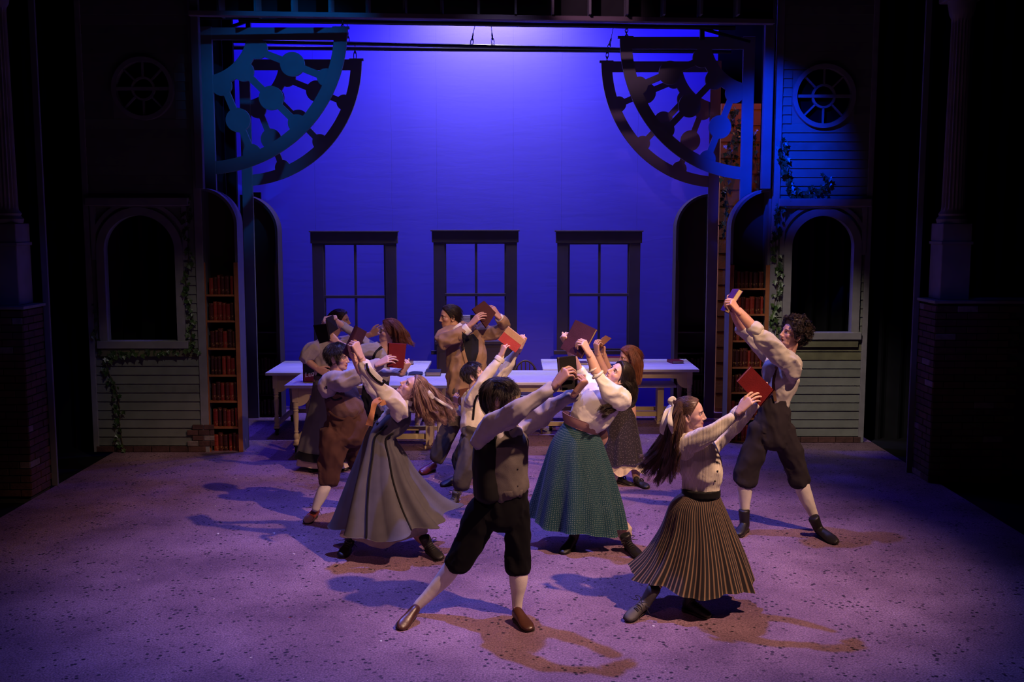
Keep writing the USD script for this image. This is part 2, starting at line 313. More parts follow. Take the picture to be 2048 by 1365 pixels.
def house(name, label, Y, xl, xr, win, rnd, base_brick):
    """a clapboard house front; win: opening pixels (xl, xr, arch top, sill), rnd: round window centre and radius in pixels"""
    a, b = W(xl, 700, Y)[0], W(xr, 700, Y)[0]
    t = Thing(name, label, 'stage flat', ((a + b) / 2, Y, 0))
    wl, wr = W(win[0], 560, Y)[0], W(win[1], 560, Y)[0]; wt, wb = W(win[0], win[2], Y)[2], W(win[0], win[3], Y)[2]
    rc = W(rnd[0], rnd[1], Y); rr = rnd[2] * mpp(rc); cx, hw = (wl + wr) / 2, (wr - wl) / 2
    face = sbox(a, 0, b, 5.4).difference(sbox(wl, wb, wr, wt - hw)).difference(Point(cx, wt - hw).buffer(hw, 32)).difference(Point(rc[0], rc[2]).buffer(rr * .86, 32))
    t.part('backing', sheet(face, Y, Y + .05), 'clapboard')
    fw = .085
    holes = [(wl - fw, wr + fw, wb - .1, wt + .0), (rc[0] - rr, rc[0] + rr, rc[2] - rr * .7, rc[2] + rr * .7)]
    z, h = .075, .0975
    while z < 5.3:
        plank_row(t, Y, a, b, z, h, holes, ('clapboard', 'clapboard', 'clapboard_b', 'clapboard_c') if z > wb or z < wb - .35 else ('clapboard_b', 'moss_board')); z += h
    # arched window: casing, spandrel brackets, cornice, sill
    arch = unary_union([sbox(wl - fw, wb, wr + fw, wt - hw), Point(cx, wt - hw).buffer(hw + fw, 40)]).difference(unary_union([sbox(wl, wb - 1, wr, wt - hw), Point(cx, wt - hw).buffer(hw, 40)]))
    t.part('window_casing', sheet(arch, Y - .055, Y), 'trim_white')
    t.part('window_cornice', cat(bx(wl - .17, wr + .17, Y - .09, Y, wt + .10, wt + .19, .008), bx(wl - .13, wr + .13, Y - .07, Y, wt + .085, wt + .10)), 'trim_white')
    for s, X in ((-1, wl - fw), (1, wr + fw)):
        sq = sbox(min(X, X + s * .05), wt - hw * 1.25, max(X, X + s * .05), wt + .09); ar = ring((cx, wt - hw), hw + fw + .035, hw + fw + .075, *((PI / 2, PI) if s < 0 else (0, PI / 2)), n=24)
        t.part('spandrel', sheet(unary_union([sq, ar.intersection(sbox(min(X + s * .05, cx), wt - hw * 1.2, max(X + s * .05, cx), wt + .09))]), Y - .045, Y), 'trim_white')
    t.part('window_sill', bx(wl - fw - .03, wr + fw + .03, Y - .075, Y, wb - .085, wb, .006), 'trim_white')
    t.part('sill_board', bx(wl - fw, wr + fw, Y - .05, Y, wb - .17, wb - .09), 'moss_board')
    # round fan window
    t.part('round_casing', sheet(ring((rc[0], rc[2]), rr * .86, rr), Y - .06, Y), 'trim_white')
    t.part('transom_bar', bx(rc[0] - rr * .88, rc[0] + rr * .88, Y - .04, Y, rc[2] - .017, rc[2] + .017), 'trim_white')
    t.part('hub_ring', sheet(ring((rc[0], rc[2]), rr * .31, rr * .38), Y - .035, Y), 'trim_white')
    for k in range(8):
        an = k * PI / 4 + (0 if k % 4 else 0)
        if k % 4 == 0: continue
        d = V(math.cos(an), 0, math.sin(an)); c = V(rc[0], Y - .02, rc[2]); t.part('glazing_bar', bar(c + d * rr * .36, c + d * rr * .88, .018, .03, up=(0, 1, 0)), 'trim_white')
    t.part('round_pane', sheet(Point(rc[0], rc[2]).buffer(rr * .87, 32), Y + .02, Y + .026), 'dark_glass')
    # corner boards and the brick footing
    s = 1 if xl < 1000 else -1; X = b if s > 0 else a
    t.part('corner_board', bx(X - (.085 if s > 0 else .0), X + (.0 if s > 0 else .085), Y - .03, Y + .05, .0, 5.3, .004), 'trim_white')
    t.part('end_board', bx((a if s > 0 else b) - .03, (a if s > 0 else b) + .03, Y - .03, Y + .05, .0, 5.3, .004), 'trim_white')
    x = a
    while x < b - .05:
        w = min(.2, b - x); t.part('brick', bx(x + .004, x + w - .004, Y - .035, Y, .004, .066, .003), rng.choice(('brick_a', 'brick_b'))); x += .2
    if base_brick:
        for r in range(4):
            x = X - .24 + (.06 if r % 2 else 0)
            while x < X + .05:
                w = min(.125, X + .06 - x); t.part('brick', bx(x + .003, x + w - .003, Y - .04, Y - .018, .072 + r * .06, .126 + r * .06, .003), rng.choice(('brick_a', 'brick_b', 'brick_b', 'brick_c'))); x += .125
    return t
house('house_front', 'dim clapboard house front with arched window and ivy along its sill', YL, 186, 414, (214, 354, 431, 681), (288, 178, 62), True)
house('house_front', 'blue-lit clapboard house front with round fan window and arched window behind the curly-haired man', YR, 1535, 1727, (1580, 1703, 432, 664), (1646, 193, 63), False)
ivy('thin ivy trailing down the lower boards of the left house front', [(222, 700), (212, 730), (228, 765), (238, 810), (240, 850), (246, 900)], YL, 46, 1, .045)
ivy('ivy running along the sill of the left arched window', [(395, 698), (350, 700), (300, 702), (250, 706), (215, 716)], YL, 52, 2, .045, .04)
ivy('ivy climbing the right side of the left arched window casing', [(380, 395), (372, 450), (378, 520), (372, 580), (384, 640), (380, 695)], YL, 60, 3, .045, .045)
ivy('sparse ivy on the boards left of the left arched window', [(194, 600), (198, 640), (192, 680), (205, 705)], YL, 14, 4, .04)
ivy('ivy hanging beside the blue round fan window down to the arched window cornice', [(1560, 285), (1565, 310), (1568, 340), (1582, 372), (1590, 390), (1600, 385), (1630, 382), (1650, 372), (1652, 350)], YR, 75, 5, .05, .055)
ivy('ivy running down beside the casing of the right arched window', [(1582, 400), (1560, 415), (1556, 450), (1550, 500), (1556, 560), (1548, 620), (1552, 660)], YR, 75, 6, .05, .05)

# ---- the amber-lit clapboard side wall upstage right
Y = 13.75; a, b = W(1441, 300, Y)[0], W(1548, 300, Y)[0]; ztop = W(1480, 207, Y)[2]
t = Thing('amber_wall', 'amber-lit clapboard flat with ivy behind the right quarter wheels', 'stage flat', ((a + b) / 2, Y, 0))
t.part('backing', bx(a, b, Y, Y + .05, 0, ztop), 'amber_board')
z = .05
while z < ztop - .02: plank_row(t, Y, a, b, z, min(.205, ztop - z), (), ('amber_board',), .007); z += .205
ivy('ivy climbing the amber-lit wall between the right quarter wheels', [(1470, 214), (1468, 240), (1474, 262), (1460, 290), (1464, 320), (1448, 360), (1455, 410), (1446, 480)], Y, 80, 7, .055, .07)
ivy('thin ivy strand at the right edge of the amber-lit wall', [(1508, 262), (1510, 285), (1516, 350), (1512, 420)], Y, 22, 8, .05, .04)
# ---- open book units with a quarter-round top
def shelf_unit(name, label, Y, xl, xr, ztop, flip, shelves, books, rim, wood, nb, grp, yb=None):
    """xl, xr: pixels at the foot; flip: the high, curved corner faces right; shelves: pixel heights"""
    a, b = (W(xl, yb, Y)[0], W(xr, yb, Y)[0]); R = b - a; zt = W(xl, ztop, Y)[2]; D = .26
    cx = a if not flip else b; q = Point(cx, zt - R).buffer(R, 48)
    out = unary_union([sbox(a, 0, b, zt - R), q.intersection(sbox(a, zt - R, b, zt))])
    inn = unary_union([sbox(a + .03, .0, b - .03, zt - R), Point(cx, zt - R).buffer(R - .03, 48).intersection(sbox(a + .03, zt - R, b - .03, zt))])
    t = Thing(name, label, 'bookcase', ((a + b) / 2, Y, 0))
    t.part('back_panel', sheet(out, Y + D - .02, Y + D), 'shelf_back'); t.part('curved_rim', sheet(out.difference(inn), Y, Y + D - .02), rim)
    t.part('face_frame', sheet(out.difference(unary_union([sbox(a + .045, -1, b - .045, zt - R - .05), Point(cx, zt - R - .05).buffer(R - .045, 32).intersection(sbox(a + .045, zt - R - .05, b - .045, zt))])).intersection(sbox(a, 0, b, zt - R - .4)), Y - .012, Y), wood)
    zs = [W(xl, s, Y)[2] for s in shelves]
    for z in zs: t.part('shelf', bx(a + .03, b - .03, Y + .01, Y + D - .02, z - .02, z, .002), wood)
    for k, z in enumerate(zs[:books]):
        x = a + .05 + rng.random() * .01
        lim = b - .05; hgap = .24
        n = 0; row = []
        while x < lim - .02 and n < nb:
            w = min(rng.choice((.034, .040, .046, .052)), lim - x); h = rng.uniform(.175, .21); dp = rng.uniform(.13, .16)
            # a bound volume: rounded spine towards the house, raised bands
            c = [m3.Manifold.hull_points(np.array([(x + w * (.5 + .5 * math.sin(u)) * .96 + .001, Y + .055 - .012 * math.cos(u), zz) for u in np.linspace(-PI / 2, PI / 2, 7) for zz in (z, z + h)] + [(xx, Y + .05 + dp, zz) for xx in (x + .001, x + w * .97) for zz in (z, z + h)]))]
            for fz in (.15, .38, .62, .85): c.append(m3.Manifold.hull_points(np.array([(x + w * (.5 + .52 * math.sin(u)) * .96 + .001, Y + .054 - .0145 * math.cos(u), z + h * fz + s) for u in np.linspace(-PI / 2.3, PI / 2.3, 6) for s in (-.003, .003)])))
            sm = rng.choice(grp[2]); row.append((cat(c), sm))
            x += w + (.0015 if rng.random() < .8 else .012); n += 1
        for q, (cm, sm) in enumerate(row):
            single('shelf_book', f'{TONE[sm]} book, {PLACE[q] if q < len(row) - 1 else "rightmost"} on {ORD[k]} shelf up of the {grp[0]}', 'book', cm, sm, group=f'books on {ORD[k]} shelf of the {grp[0]}')
    return t
TONE = {'spine_a': 'red leather', 'spine_b': 'dark red leather', 'spine_c': 'bright red leather', 'spine_d': 'brown leather'}
PLACE = ['leftmost', 'second from left', 'third from left', 'fourth from left', 'fifth from left', 'sixth from left', 'seventh from left', 'eighth from left', 'ninth from left']
ORD = ['lowest', 'second', 'third', 'fourth', 'fifth', 'sixth', 'seventh']
def spine(name, col, gold):
    mat(name, {'tc': ('texture_coordinate', {}), 'sx': ('separate_xyz', {}), 'w': ('math', {'math_type': 'multiply', 'value2': 41.0}), 's': ('math', {'math_type': 'sine'}), 'g': ('math', {'math_type': 'greater_than', 'value2': gold}),
        'n': ('noise_texture', {'scale': 70.0, 'detail': 2.0}), 'gg': ('math', {'math_type': 'greater_than', 'value2': .56}), 'm': ('math', {'math_type': 'multiply'}), 'mx': ('mix_color', {'a': col, 'b': (.30, .15, .05)}), 'p': ('principled_bsdf', {'roughness': .42})},
        [('tc.object', 'sx.vector'), ('tc.object', 'n.vector'), ('sx.z', 'w.value1'), ('w.value', 's.value1'), ('s.value', 'g.value1'), ('n.fac', 'gg.value1'), ('g.value', 'm.value1'), ('gg.value', 'm.value2'), ('m.value', 'mx.fac'), ('mx.result', 'p.base_color')])
spine('spine_a', (.20, .016, .010), .6); spine('spine_b', (.085, .014, .009), .75); spine('spine_c', (.30, .03, .016), .5); spine('spine_d', (.05, .011, .008), .85)
SP = ('spine_a', 'spine_b', 'spine_c', 'spine_b', 'spine_d')
shelf_unit('arched_bookcase', 'front bookcase with quarter-round top beside the dim left house front', YL, 415, 487, 376, False, [905, 855, 803, 751, 697, 642, 590], 7, 'scenic_grey', 'shelf_wood', 9, ('left front bookcase', 'old red leather-bound book', SP), 910)
shelf_unit('arched_bookcase', 'front bookcase with quarter-round top behind the curly-haired man', YR, 1452, 1530, 378, True, [884, 838, 786, 735, 682, 629, 577], 7, 'scenic_grey', 'shelf_wood', 9, ('right front bookcase', 'old red leather-bound book', SP), 888)
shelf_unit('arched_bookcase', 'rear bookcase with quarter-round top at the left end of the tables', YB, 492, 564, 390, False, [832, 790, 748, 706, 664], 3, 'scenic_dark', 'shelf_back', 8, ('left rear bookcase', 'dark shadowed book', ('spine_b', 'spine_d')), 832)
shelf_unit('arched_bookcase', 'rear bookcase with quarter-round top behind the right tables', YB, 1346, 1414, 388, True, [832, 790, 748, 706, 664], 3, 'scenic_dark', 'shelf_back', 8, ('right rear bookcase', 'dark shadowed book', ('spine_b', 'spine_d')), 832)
t = W(470, 385, 13.2); t2 = W(505, 385, 13.2)
single('black_flat', 'low black flat filling the gap beside the left rear post', 'flat', bx(t[0] + .02, t2[0], 13.62, 13.66, 0, W(470, 385, 13.62)[2]), 'masking')
# ---- quarter wheels on tall posts
def wheel(label, Y, cx, cy, Rx, Rz, s, mt, post, postmat=None):
    """centre in pixels, radii in pixels; s: the side the quarter opens to"""
    C = W(cx, cy, Y); u = mpp(C); U = Rz * u; k = Rx / Rz
    T = lambda g: affinity.translate(affinity.scale(g, s * k * U, -U, origin=(0, 0)), C[0], C[2])
    qd = sbox(0, 0, 1.2, 1.2)
    P = lambda r, a: (r * math.cos(math.radians(a)), r * math.sin(math.radians(a)))
    rim = Point(0, 0).buffer(1, 64).difference(Point(0, 0).buffer(.912, 64)).intersection(qd)
    t = Thing('quarter_wheel', label, 'set piece', (C[0], Y, 0)); th = .036
    t.part('arc_rim', sheet(T(rim), Y, Y + th), mt)
    t.part('top_bar', sheet(T(unary_union([sbox(0, 0, .985, .082), sbox(.9, -.008, 1.015, .01)])), Y - .003, Y + th - .001), mt)
    hub = Point(0, 0).buffer(.42, 64).difference(Point(0, 0).buffer(.33, 64)).intersection(qd)
    nodes = [Point(*P(.415, a)).buffer(.07, 24) for a in (20, 45, 70)]
    t.part('hub', sheet(T(unary_union([hub] + nodes)), Y + .002, Y + th + .001), mt)
    for a in (21.5, 45, 68.5):
        sp_ = unary_union([LineString([P(.45, a), P(.95, a)]).buffer(.0235, cap_style=2), Point(*P(.672, a)).buffer(.083, 32), Point(*P(.915, a)).buffer(.062, 24).intersection(Point(0, 0).buffer(.95, 64))])
        t.part('spoke', sheet(T(sp_), Y + .004, Y + th + .003), mt)
    w = .086 * U * k; x0 = C[0] if s > 0 else C[0] - w
    t.part('post', bx(x0, x0 + w, Y - .006, Y + th + .004, 0, C[2] + .01, .003), mt)
    return t
wheel('blue-grey wooden quarter wheel on the left front post, nearest on its side', YL + .32, 397, 55, 297, 291, 1, 'scenic_grey', 905)
wheel('nearer dark wooden quarter wheel hanging on the right in front of the mauve one', YR + .32, 1511, 74, 271, 283, -1, 'scenic_grey', 886)
wheel('further wooden quarter wheel on the left rear post in front of the backdrop', YB - .06, 477, 119, 246, 251, 1, 'scenic_grey', 830)
wheel('further mauve wooden quarter wheel on the right rear post in front of the backdrop', YB - .06, 1443, 123, 240, 250, -1, 'scenic_mauve', 830)
# ---- overhead: header with ribs, pipes, chains
t = Thing('header_beam', 'dark ribbed header beam spanning the top of the stage opening', 'beam', (0, 11.25, 0))
A, B = W(378, 27, 11.15), W(1548, 44, 11.5); zb = A[2]
t.part('bottom_rail', bar(A, B, .10, .05, .004), 'scenic_mauve'); t.part('back_board', bx(A[0], B[0], 11.55, 11.58, zb + .02, zb + 1.3), 'black')
for k in range(16):
    px = 364 + k * 73.7 if k else 384
    q = W(437 + (k - 1) * 74.3, 38, 11.3)
    if A[0] < q[0] < B[0]: t.part('rib', bx(q[0] - .012, q[0] + .012, 11.28, 11.53, zb + .02, zb + 1.3), 'scenic_grey')
for s, px, Y in ((1, 391, YL - .12), (-1, 1537, YR - .12)):
    q = W(px, 200, Y); q2 = W(px, 380, Y)
    single('side_post', 'blue-lit square post at the %s end of the header beam' % ('left' if s > 0 else 'right'), 'post', bx(q[0] - (.05 if s < 0 else .03), q[0] + .05, Y, Y + .08, W(px, 378, Y)[2], zb + 1.2, .004), 'scenic_grey')
def pipe(label, a, b, r): single('batten_pipe', label, 'pipe', rod([a, b], r, 12), 'iron')
pipe('topmost black batten pipe just under the header beam', W(478, 40, 11.75), W(1470, 55, 12.0), .029)
pipe('upper of the two batten pipes crossing above the backdrop centre', W(466, 82, 12.9), W(1462, 103, 12.9), .024)
pipe('lower of the two batten pipes crossing above the backdrop centre', W(466, 95, 13.3), W(1462, 103, 13.3), .027)
def chain(label, a, b, cable=None):
    a, b = V(*a), V(*b); t = Thing('hanging_chain', label, 'chain', b); n = max(2, int(np.linalg.norm(a - b) / .052)); d = (b - a) / n
    for k in range(n):
        c = a + d * (k + .5); s = nrm(np.cross(d, (0, 1, 0) if k % 2 else (1, 0.3, 0))); L = np.linalg.norm(d) * .72
        an = np.linspace(0, 2 * PI, 15)[:-1]; t.part('link', rod([c + nrm(d) * L * math.cos(x) + s * .016 * math.sin(x) for x in an], .005, 6, closed=True), 'iron')
    if cable is not None: t.part('cable', rod([cable, a], .004, 6), 'iron')
chain('short chain holding the outer end of the nearer left quarter wheel', W(685, 44, 11.75), W(685, 56, YL + .34), None)
chain('short chain holding the outer end of the further left quarter wheel', W(710, 92, 13.3), W(710, 118, YB - .04))
chain('short chain holding the outer end of the nearer right quarter wheel', W(1253, 52, 11.95), W(1253, 76, YR + .34))
chain('short chain holding the outer end of the further right quarter wheel', W(1215, 96, 13.3), W(1214, 124, YB - .04))
chain('left one of the two slanting chains over the middle of the pipes', W(946, 68, 12.9), W(943, 90, 12.9), W(951, 46, 12.0))
chain('right one of the two slanting chains over the middle of the pipes', W(984, 68, 12.9), W(986, 88, 12.9), W(982, 48, 12.0))
chain('slanting chain with cable near the nearer left quarter wheel corner', W(696, 66, 12.9), W(696, 84, 12.9), W(694, 44, 11.8))
chain('slanting chain with cable near the further right quarter wheel corner', W(1222, 78, 12.9), W(1216, 100, 12.9), W(1227, 52, 12.0))
for s, Y in ((1, 11.755), (-1, 11.985)):
    t = Thing('truss_bracket', 'black angled bracket under the topmost pipe at the %s top corner' % ('left' if s > 0 else 'right'), 'bracket', W(497 if s > 0 else 1404, 60, Y))
    t.part('upright', bar(W(497 if s > 0 else 1404, 39 if s > 0 else 53, Y), W(497 if s > 0 else 1404, 56 if s > 0 else 80, Y), .05, .05), 'iron')
    t.part('brace', bar(W(495 if s > 0 else 1406, 42 if s > 0 else 58, Y), W(440 if s > 0 else 1500, 62 if s > 0 else 84, Y), .04, .03), 'iron')

# ---- false proscenium piers
def pier(label, xi, yi, s, zb_px, zp_px):
    """xi, yi: pixel where the inner upstage foot meets the deck"""
    f = Fl(xi, yi); X, Y1 = f[0], f[1]; Y0 = Y1 - .42; o = X - s * 1.3
    zb = W(xi, zb_px, Y1)[2]; zp = W(xi, zp_px, Y1)[2]
    lo, hi = min(X, o), max(X, o)
    t = Thing('proscenium_pier', label, 'pier', (X, Y1, 0)); i = lambda d: (lo + (d if s < 0 else 0), hi - (d if s > 0 else 0))
    a, b = i(.02); t.part('core', bx(a, b, Y0 + .02, Y1, -.06, zb), 'mortar')
    z, r = 0.0, 0
    while z < zb - .03:
        y = Y0 - (.1 if r % 2 else 0)
        while y < Y1 - .02:
            y0, y1 = max(y, Y0), min(y + .2, Y1)
            if y1 - y0 > .03:
                e = rng.uniform(0, .006); t.part('brick', bx(X - (.02 if s > 0 else -0), X + (.02 if s < 0 else 0), y0 + .004, y1 - .004, z + .004, z + .062, .003) if False else bx(min(X - s * .024, X + s * e), max(X - s * .024, X + s * e), y0 + .004, y1 - .004, z + .004, z + .062, .003), rng.choices(('brick_a', 'brick_b', 'brick_c'), (5, 5, 1))[0])
            y += .2
        x = 0.0 if r % 2 else -.1
        while x < .62:
            x0, x1 = max(x, 0), x + .2; u0, u1 = sorted((X - s * x0, X - s * x1)); e = rng.uniform(0, .005)
            t.part('brick', bx(u0 + .004, u1 - .004, Y0 - e, Y0 + .03, z + .004, z + .062, .003), rng.choices(('brick_a', 'brick_b', 'brick_c'), (5, 5, 1))[0]); x += .2
        z += .066; r += 1
    t.part('cap', bx(lo - .03, hi + .03, Y0 - .03, Y1 + .0, zb, zb + .03, .005), 'trim_white')
    pc = X - s * .20; pw = .14
    t.part('plinth', bx(pc - pw, pc + pw, Y0 + .08, Y0 + .36, zb + .03, zp, .006), 'plinth')
    t.part('plinth_band', bx(pc - pw - .012, pc + pw + .012, Y0 + .068, Y0 + .372, zp - .20, zp - .17, .004), 'plinth')
    an = np.linspace(0, 2 * PI, 73)[:-1]; rings = []
    for z, rad, fl in [(zp, .135, 0), (zp + .04, .145, 0), (zp + .07, .12, 0), (zp + .09, .128, 0), (zp + .12, .105, .0), (zp + .16, .102, .006), (4.35, .088, .006), (4.4, .09, 0), (4.44, .11, 0), (4.5, .12, 0), (4.56, .13, 0)]:
        rr = rad - fl * (1 + np.cos(an * 18)); rings.append(np.stack([pc + rr * np.cos(an), Y0 + .22 + rr * np.sin(an), np.full(72, z)], 1))
    t.part('fluted_column', loft(rings), 'plinth', 35)
    t.part('abacus', bx(pc - .16, pc + .16, Y0 + .06, Y0 + .38, 4.56, 4.75, .01), 'plinth'); t.part('entablature', bx(lo, hi, Y0, Y1, 4.75, 5.6, .01), 'plinth')
    a, b = sorted((X + s * .0, X + s * .055)); t.part('edge_strip', bx(a, b, Y1, Y1 + .03, 0, 5.6, .002), 'scenic_grey')
pier('brick pier with fluted column at the far left of the stage', 104, 972, 1, 612, 447)
pier('brick pier with fluted column at the far right of the stage', 1824, 946, -1, 601, 447)

# ---- window frames hung before the backdrop
def hung_window(label, xl, xr, yt, yb):
    Y = 13.9; a, b = W(xl, 600, Y)[0], W(xr, 600, Y)[0]; T, Bm = W(xl, yt, Y)[2], W(xl, yb, Y)[2]; jw = 22 * mpp(W(xl, 600, Y))
    t = Thing('hanging_window', label, 'window frame', ((a + b) / 2, Y, Bm)); mt = 'window_grey'
    t.part('head_casing', bx(a - .02, b + .02, Y - .03, Y + .03, T - jw, T, .004), mt); t.part('head_cap', bx(a - .035, b + .035, Y - .045, Y + .035, T, T + .02, .003), mt)
    for x in (a, b - jw): t.part('jamb', bx(x, x + jw, Y - .025, Y + .025, Bm, T - jw, .003), mt)
    t.part('sill', bx(a - .04, b + .04, Y - .06, Y + .03, Bm - .03, Bm + .02, .004), mt)
    t.part('inner_sash', sheet(sbox(a + jw, Bm + .02, b - jw, T - jw).difference(sbox(a + jw + .02, Bm + .045, b - jw - .02, T - jw - .02)), Y - .015, Y + .015), mt)
    c = (a + b) / 2 + .01; zr = W(xl, 594 if xl < 700 else 590, Y)[2]
    t.part('mullion', bx(c - .016, c + .016, Y - .015, Y + .015, Bm + .02, T - jw, .002), mt); t.part('meeting_rail', bx(a + jw, b - jw, Y - .02, Y + .02, zr - .02, zr + .02, .002), mt)
    for x in (a + .05, b - .05): t.part('cable', rod([(x, Y, T), (x, Y, 5.6)], .0006, 5), 'iron')
hung_window('hanging grey window frame at the left, above the person in glasses', 627, 794, 465, 704)
hung_window('hanging grey window frame in the middle, behind the man in the tan jacket', 868, 1034, 463, 704)
hung_window('hanging grey window frame at the right, above the girl in the floral dress', 1114, 1279, 464, 704)

# ================================================================ furniture and what lies on it
def tcorner(px, py, z=.76): return Fl(px, py, z)
LEGP = [(.018, .10), (.030, .105), (.034, .125), (.030, .135), (.022, .15), (.031, .17), (.030, .20), (.021, .215), (.027, .235), (.020, .25), (.024, .30), (.030, .38), (.031, .42), (.024, .45), (.031, .465), (.024, .48), (.031, .495), (.026, .51), (.031, .525), (.031, .56)]
def table(label, x0, x1, y0, y1, z=.76, group='white tables on casters'):
    t = Thing('work_table', label, 'table', ((x0 + x1) / 2, (y0 + y1) / 2, 0))
    t.part('tabletop', bx(x0, x1, y0, y1, z - .035, z, .005), 'table_white')
    i = .10
    for a, b in (((x0 + i, y0 + i), (x1 - i, y0 + i)), ((x0 + i, y1 - i), (x1 - i, y1 - i)), ((x0 + i, y0 + i), (x0 + i, y1 - i)), ((x1 - i, y0 + i), (x1 - i, y1 - i))):
        t.part('apron', bar((*a, z - .085), (*b, z - .085), .022, .075, .002), 'table_cream')
    for sx, lx in ((1, x0 + i), (-1, x1 - i)):
        for sy, ly in ((1, y0 + i), (-1, y1 - i)):
            leg = t.part('leg', cat(bx(lx - .032, lx + .032, ly - .032, ly + .032, .56, z - .04, .003), lathe(LEGP, lx, ly, 16), bx(lx - .034, lx + .034, ly - .034, ly + .034, .085, .105, .003)), 'table_cream', 40)
            t.part('bracket', sheet(unary_union([sbox(min(lx, lx + sx * .16), z - .12, max(lx, lx + sx * .16), z - .10), Point(lx + sx * .03, z - .12).buffer(.125, 24).intersection(sbox(min(lx + sx * .02, lx + sx * .16), z - .26, max(lx + sx * .02, lx + sx * .16), z - .118))]) if sx else None, ly - .012, ly + .012), 'table_cream')
            t.part('caster', cat(lathe([(.012, .06), (.03, .065), (.03, .085)], lx, ly, 10), rod([(lx - .016, ly + .01, .034), (lx + .016, ly + .01, .034)], .034, 14)), 'black', 40)
            t.part('caster_cap', rod([(lx - .022, ly + .01, .034), (lx + .022, ly + .01, .034)], .014, 10), 'chrome', 40)
        t.part('side_stretcher', bar((lx, y0 + i, .135), (lx, y1 - i, .135), .05, .045, .003), 'table_cream')
    t.part('rear_stretcher', bar((x0 + i, y1 - i, .135), (x1 - i, y1 - i, .135), .04, .05, .003), 'table_cream')
    return t
c = lambda a, b: (tcorner(*a), tcorner(*b))
a, b = c((530, 746), (563, 722)); e, f = c((849, 746), (857, 722)); RL = (a[0], e[0], a[1], b[1])
a, b = c((568, 771), (596, 747)); e = tcorner(895, 771); FL = (a[0], e[0], a[1], b[1] - .01)
a, b = c((1092, 740), (1078, 718)); e = tcorner(1399, 739); RR = (tcorner(1086, 740)[0], e[0], e[1], 13.33)
a, b = c((992, 765), (1019, 741)); FR = (a[0] + .02, tcorner(1215, 765)[0], a[1], min(b[1], RR[2] - .02))
table('white work table at the back left, the red lamp box in front of it', *RL)
table('white work table at the front left carrying the red box', *FL)
table('white work table at the back right with a small red book lying on it', *RR)
table('white work table in the middle behind the boy raising the coral book', *FR)
def bench(label, x0, x1, y0, y1, z):
    t = Thing('bench', label, 'bench', ((x0 + x1) / 2, (y0 + y1) / 2, 0)); t.part('seat', bx(x0, x1, y0, y1, z - .03, z, .004), 'table_white')
    for x in (x0 + .18, x1 - .18):
        t.part('leg', cat(bx(x - .05, x + .05, y0 + .06, y1 - .06, .0, .03, .003), bx(x - .04, x + .04, y0 + .1, y1 - .1, .03, z - .03, .003)), 'table_cream')
    t.part('rail', bx(x0 + .22, x1 - .22, (y0 + y1) / 2 - .02, (y0 + y1) / 2 + .02, .08, .14, .003), 'table_cream')
bench('low white bench tucked under the front left table', -1.75, Fl(898, 795, .46)[0], FL[2] + .22, FL[2] + .66, .46)
bench('low white bench tucked under the back right table', 1.2, Fl(1345, 763, .5)[0], RR[3] - .52, RR[3] - .14, .5)
# bow-back chair behind the middle table
q = W(1051, 722, 12.75); t = Thing('bow_back_chair', 'dark bow-back wooden chair behind the middle table', 'chair', (q[0], 12.75, 0))
an = np.linspace(-.15, PI + .15, 26); top = q[2]; hw = .155
bow = np.array([(q[0] + hw * 1.02 * math.cos(u), 12.75 - .10 * (1 - max(math.sin(u), 0)), top - .27 + .27 * math.sin(u) if math.sin(u) > 0 else top - .27 + 1.9 * math.sin(u)) for u in an])
t.part('bow', rod(bow, .012, 8), 'chair_wood', True)
t.part('seat', lathe([(.12, .43), (.20, .435), (.205, .455), (.19, .465), (.10, .455)], q[0], 12.46, 24), 'chair_wood', 40)
for k in range(5):
    x = (k - 2) * .052; t.part('spindle', rod([(q[0] + x * .8, 12.62, .45), (q[0] + x, 12.75 - .02, top - .275 + .27 * math.sqrt(max(0, 1 - (x / hw) ** 2)))], .007, 6), 'chair_wood', True)
for sx in (-1, 1):
    t.part('bow_foot', rod([bow[0 if sx > 0 else -1], (q[0] + sx * .15, 12.60, .45)], .012, 8), 'chair_wood', True)
    for sy in (-1, 1): t.part('leg', rod([(q[0] + sx * .12, 12.46 + sy * .12, .44), (q[0] + sx * .16, 12.46 + sy * .17, .22), (q[0] + sx * .19, 12.46 + sy * .20, 0)], [.016, .02, .012], 8), 'chair_wood', True)
# dark upright cabinet behind the man in the tan jacket
a, b = W(873, 690, 13.55), W(1032, 690, 13.55); zt = W(950, 682, 13.55)[2]
t = Thing('upright_cabinet', 'dark upright cabinet under the middle hanging window', 'cabinet', ((a[0] + b[0]) / 2, 13.6, 0))
t.part('body', bx(a[0], b[0], 13.55, 13.82, .06, zt - .05, .005), 'window_grey'); t.part('top', bx(a[0] - .02, b[0] + .02, 13.52, 13.84, zt - .05, zt, .006), 'window_grey'); t.part('plinth', bx(a[0] + .02, b[0] - .02, 13.57, 13.80, 0, .06), 'black')
for u in (0, 1): t.part('door', bx(a[0] + .03 + u * (b[0] - a[0]) / 2, a[0] + (b[0] - a[0]) / 2 * (1 + u) - .03, 13.535, 13.55, .12, zt - .15, .004), 'window_grey')
a, b = W(921, 683, 13.6), W(945, 631, 13.6)
single('sheet_board', 'pale blue-lit sheet propped on the dark upright cabinet', 'board', bx(a[0], b[0] - .03, 13.6, 13.615, zt, b[2], .002), 'table_white')
single('sheet_board', 'dark board propped beside the pale sheet on the cabinet', 'board', bx(b[0] - .03, b[0] + .03, 13.62, 13.635, zt, b[2], .002), 'black')
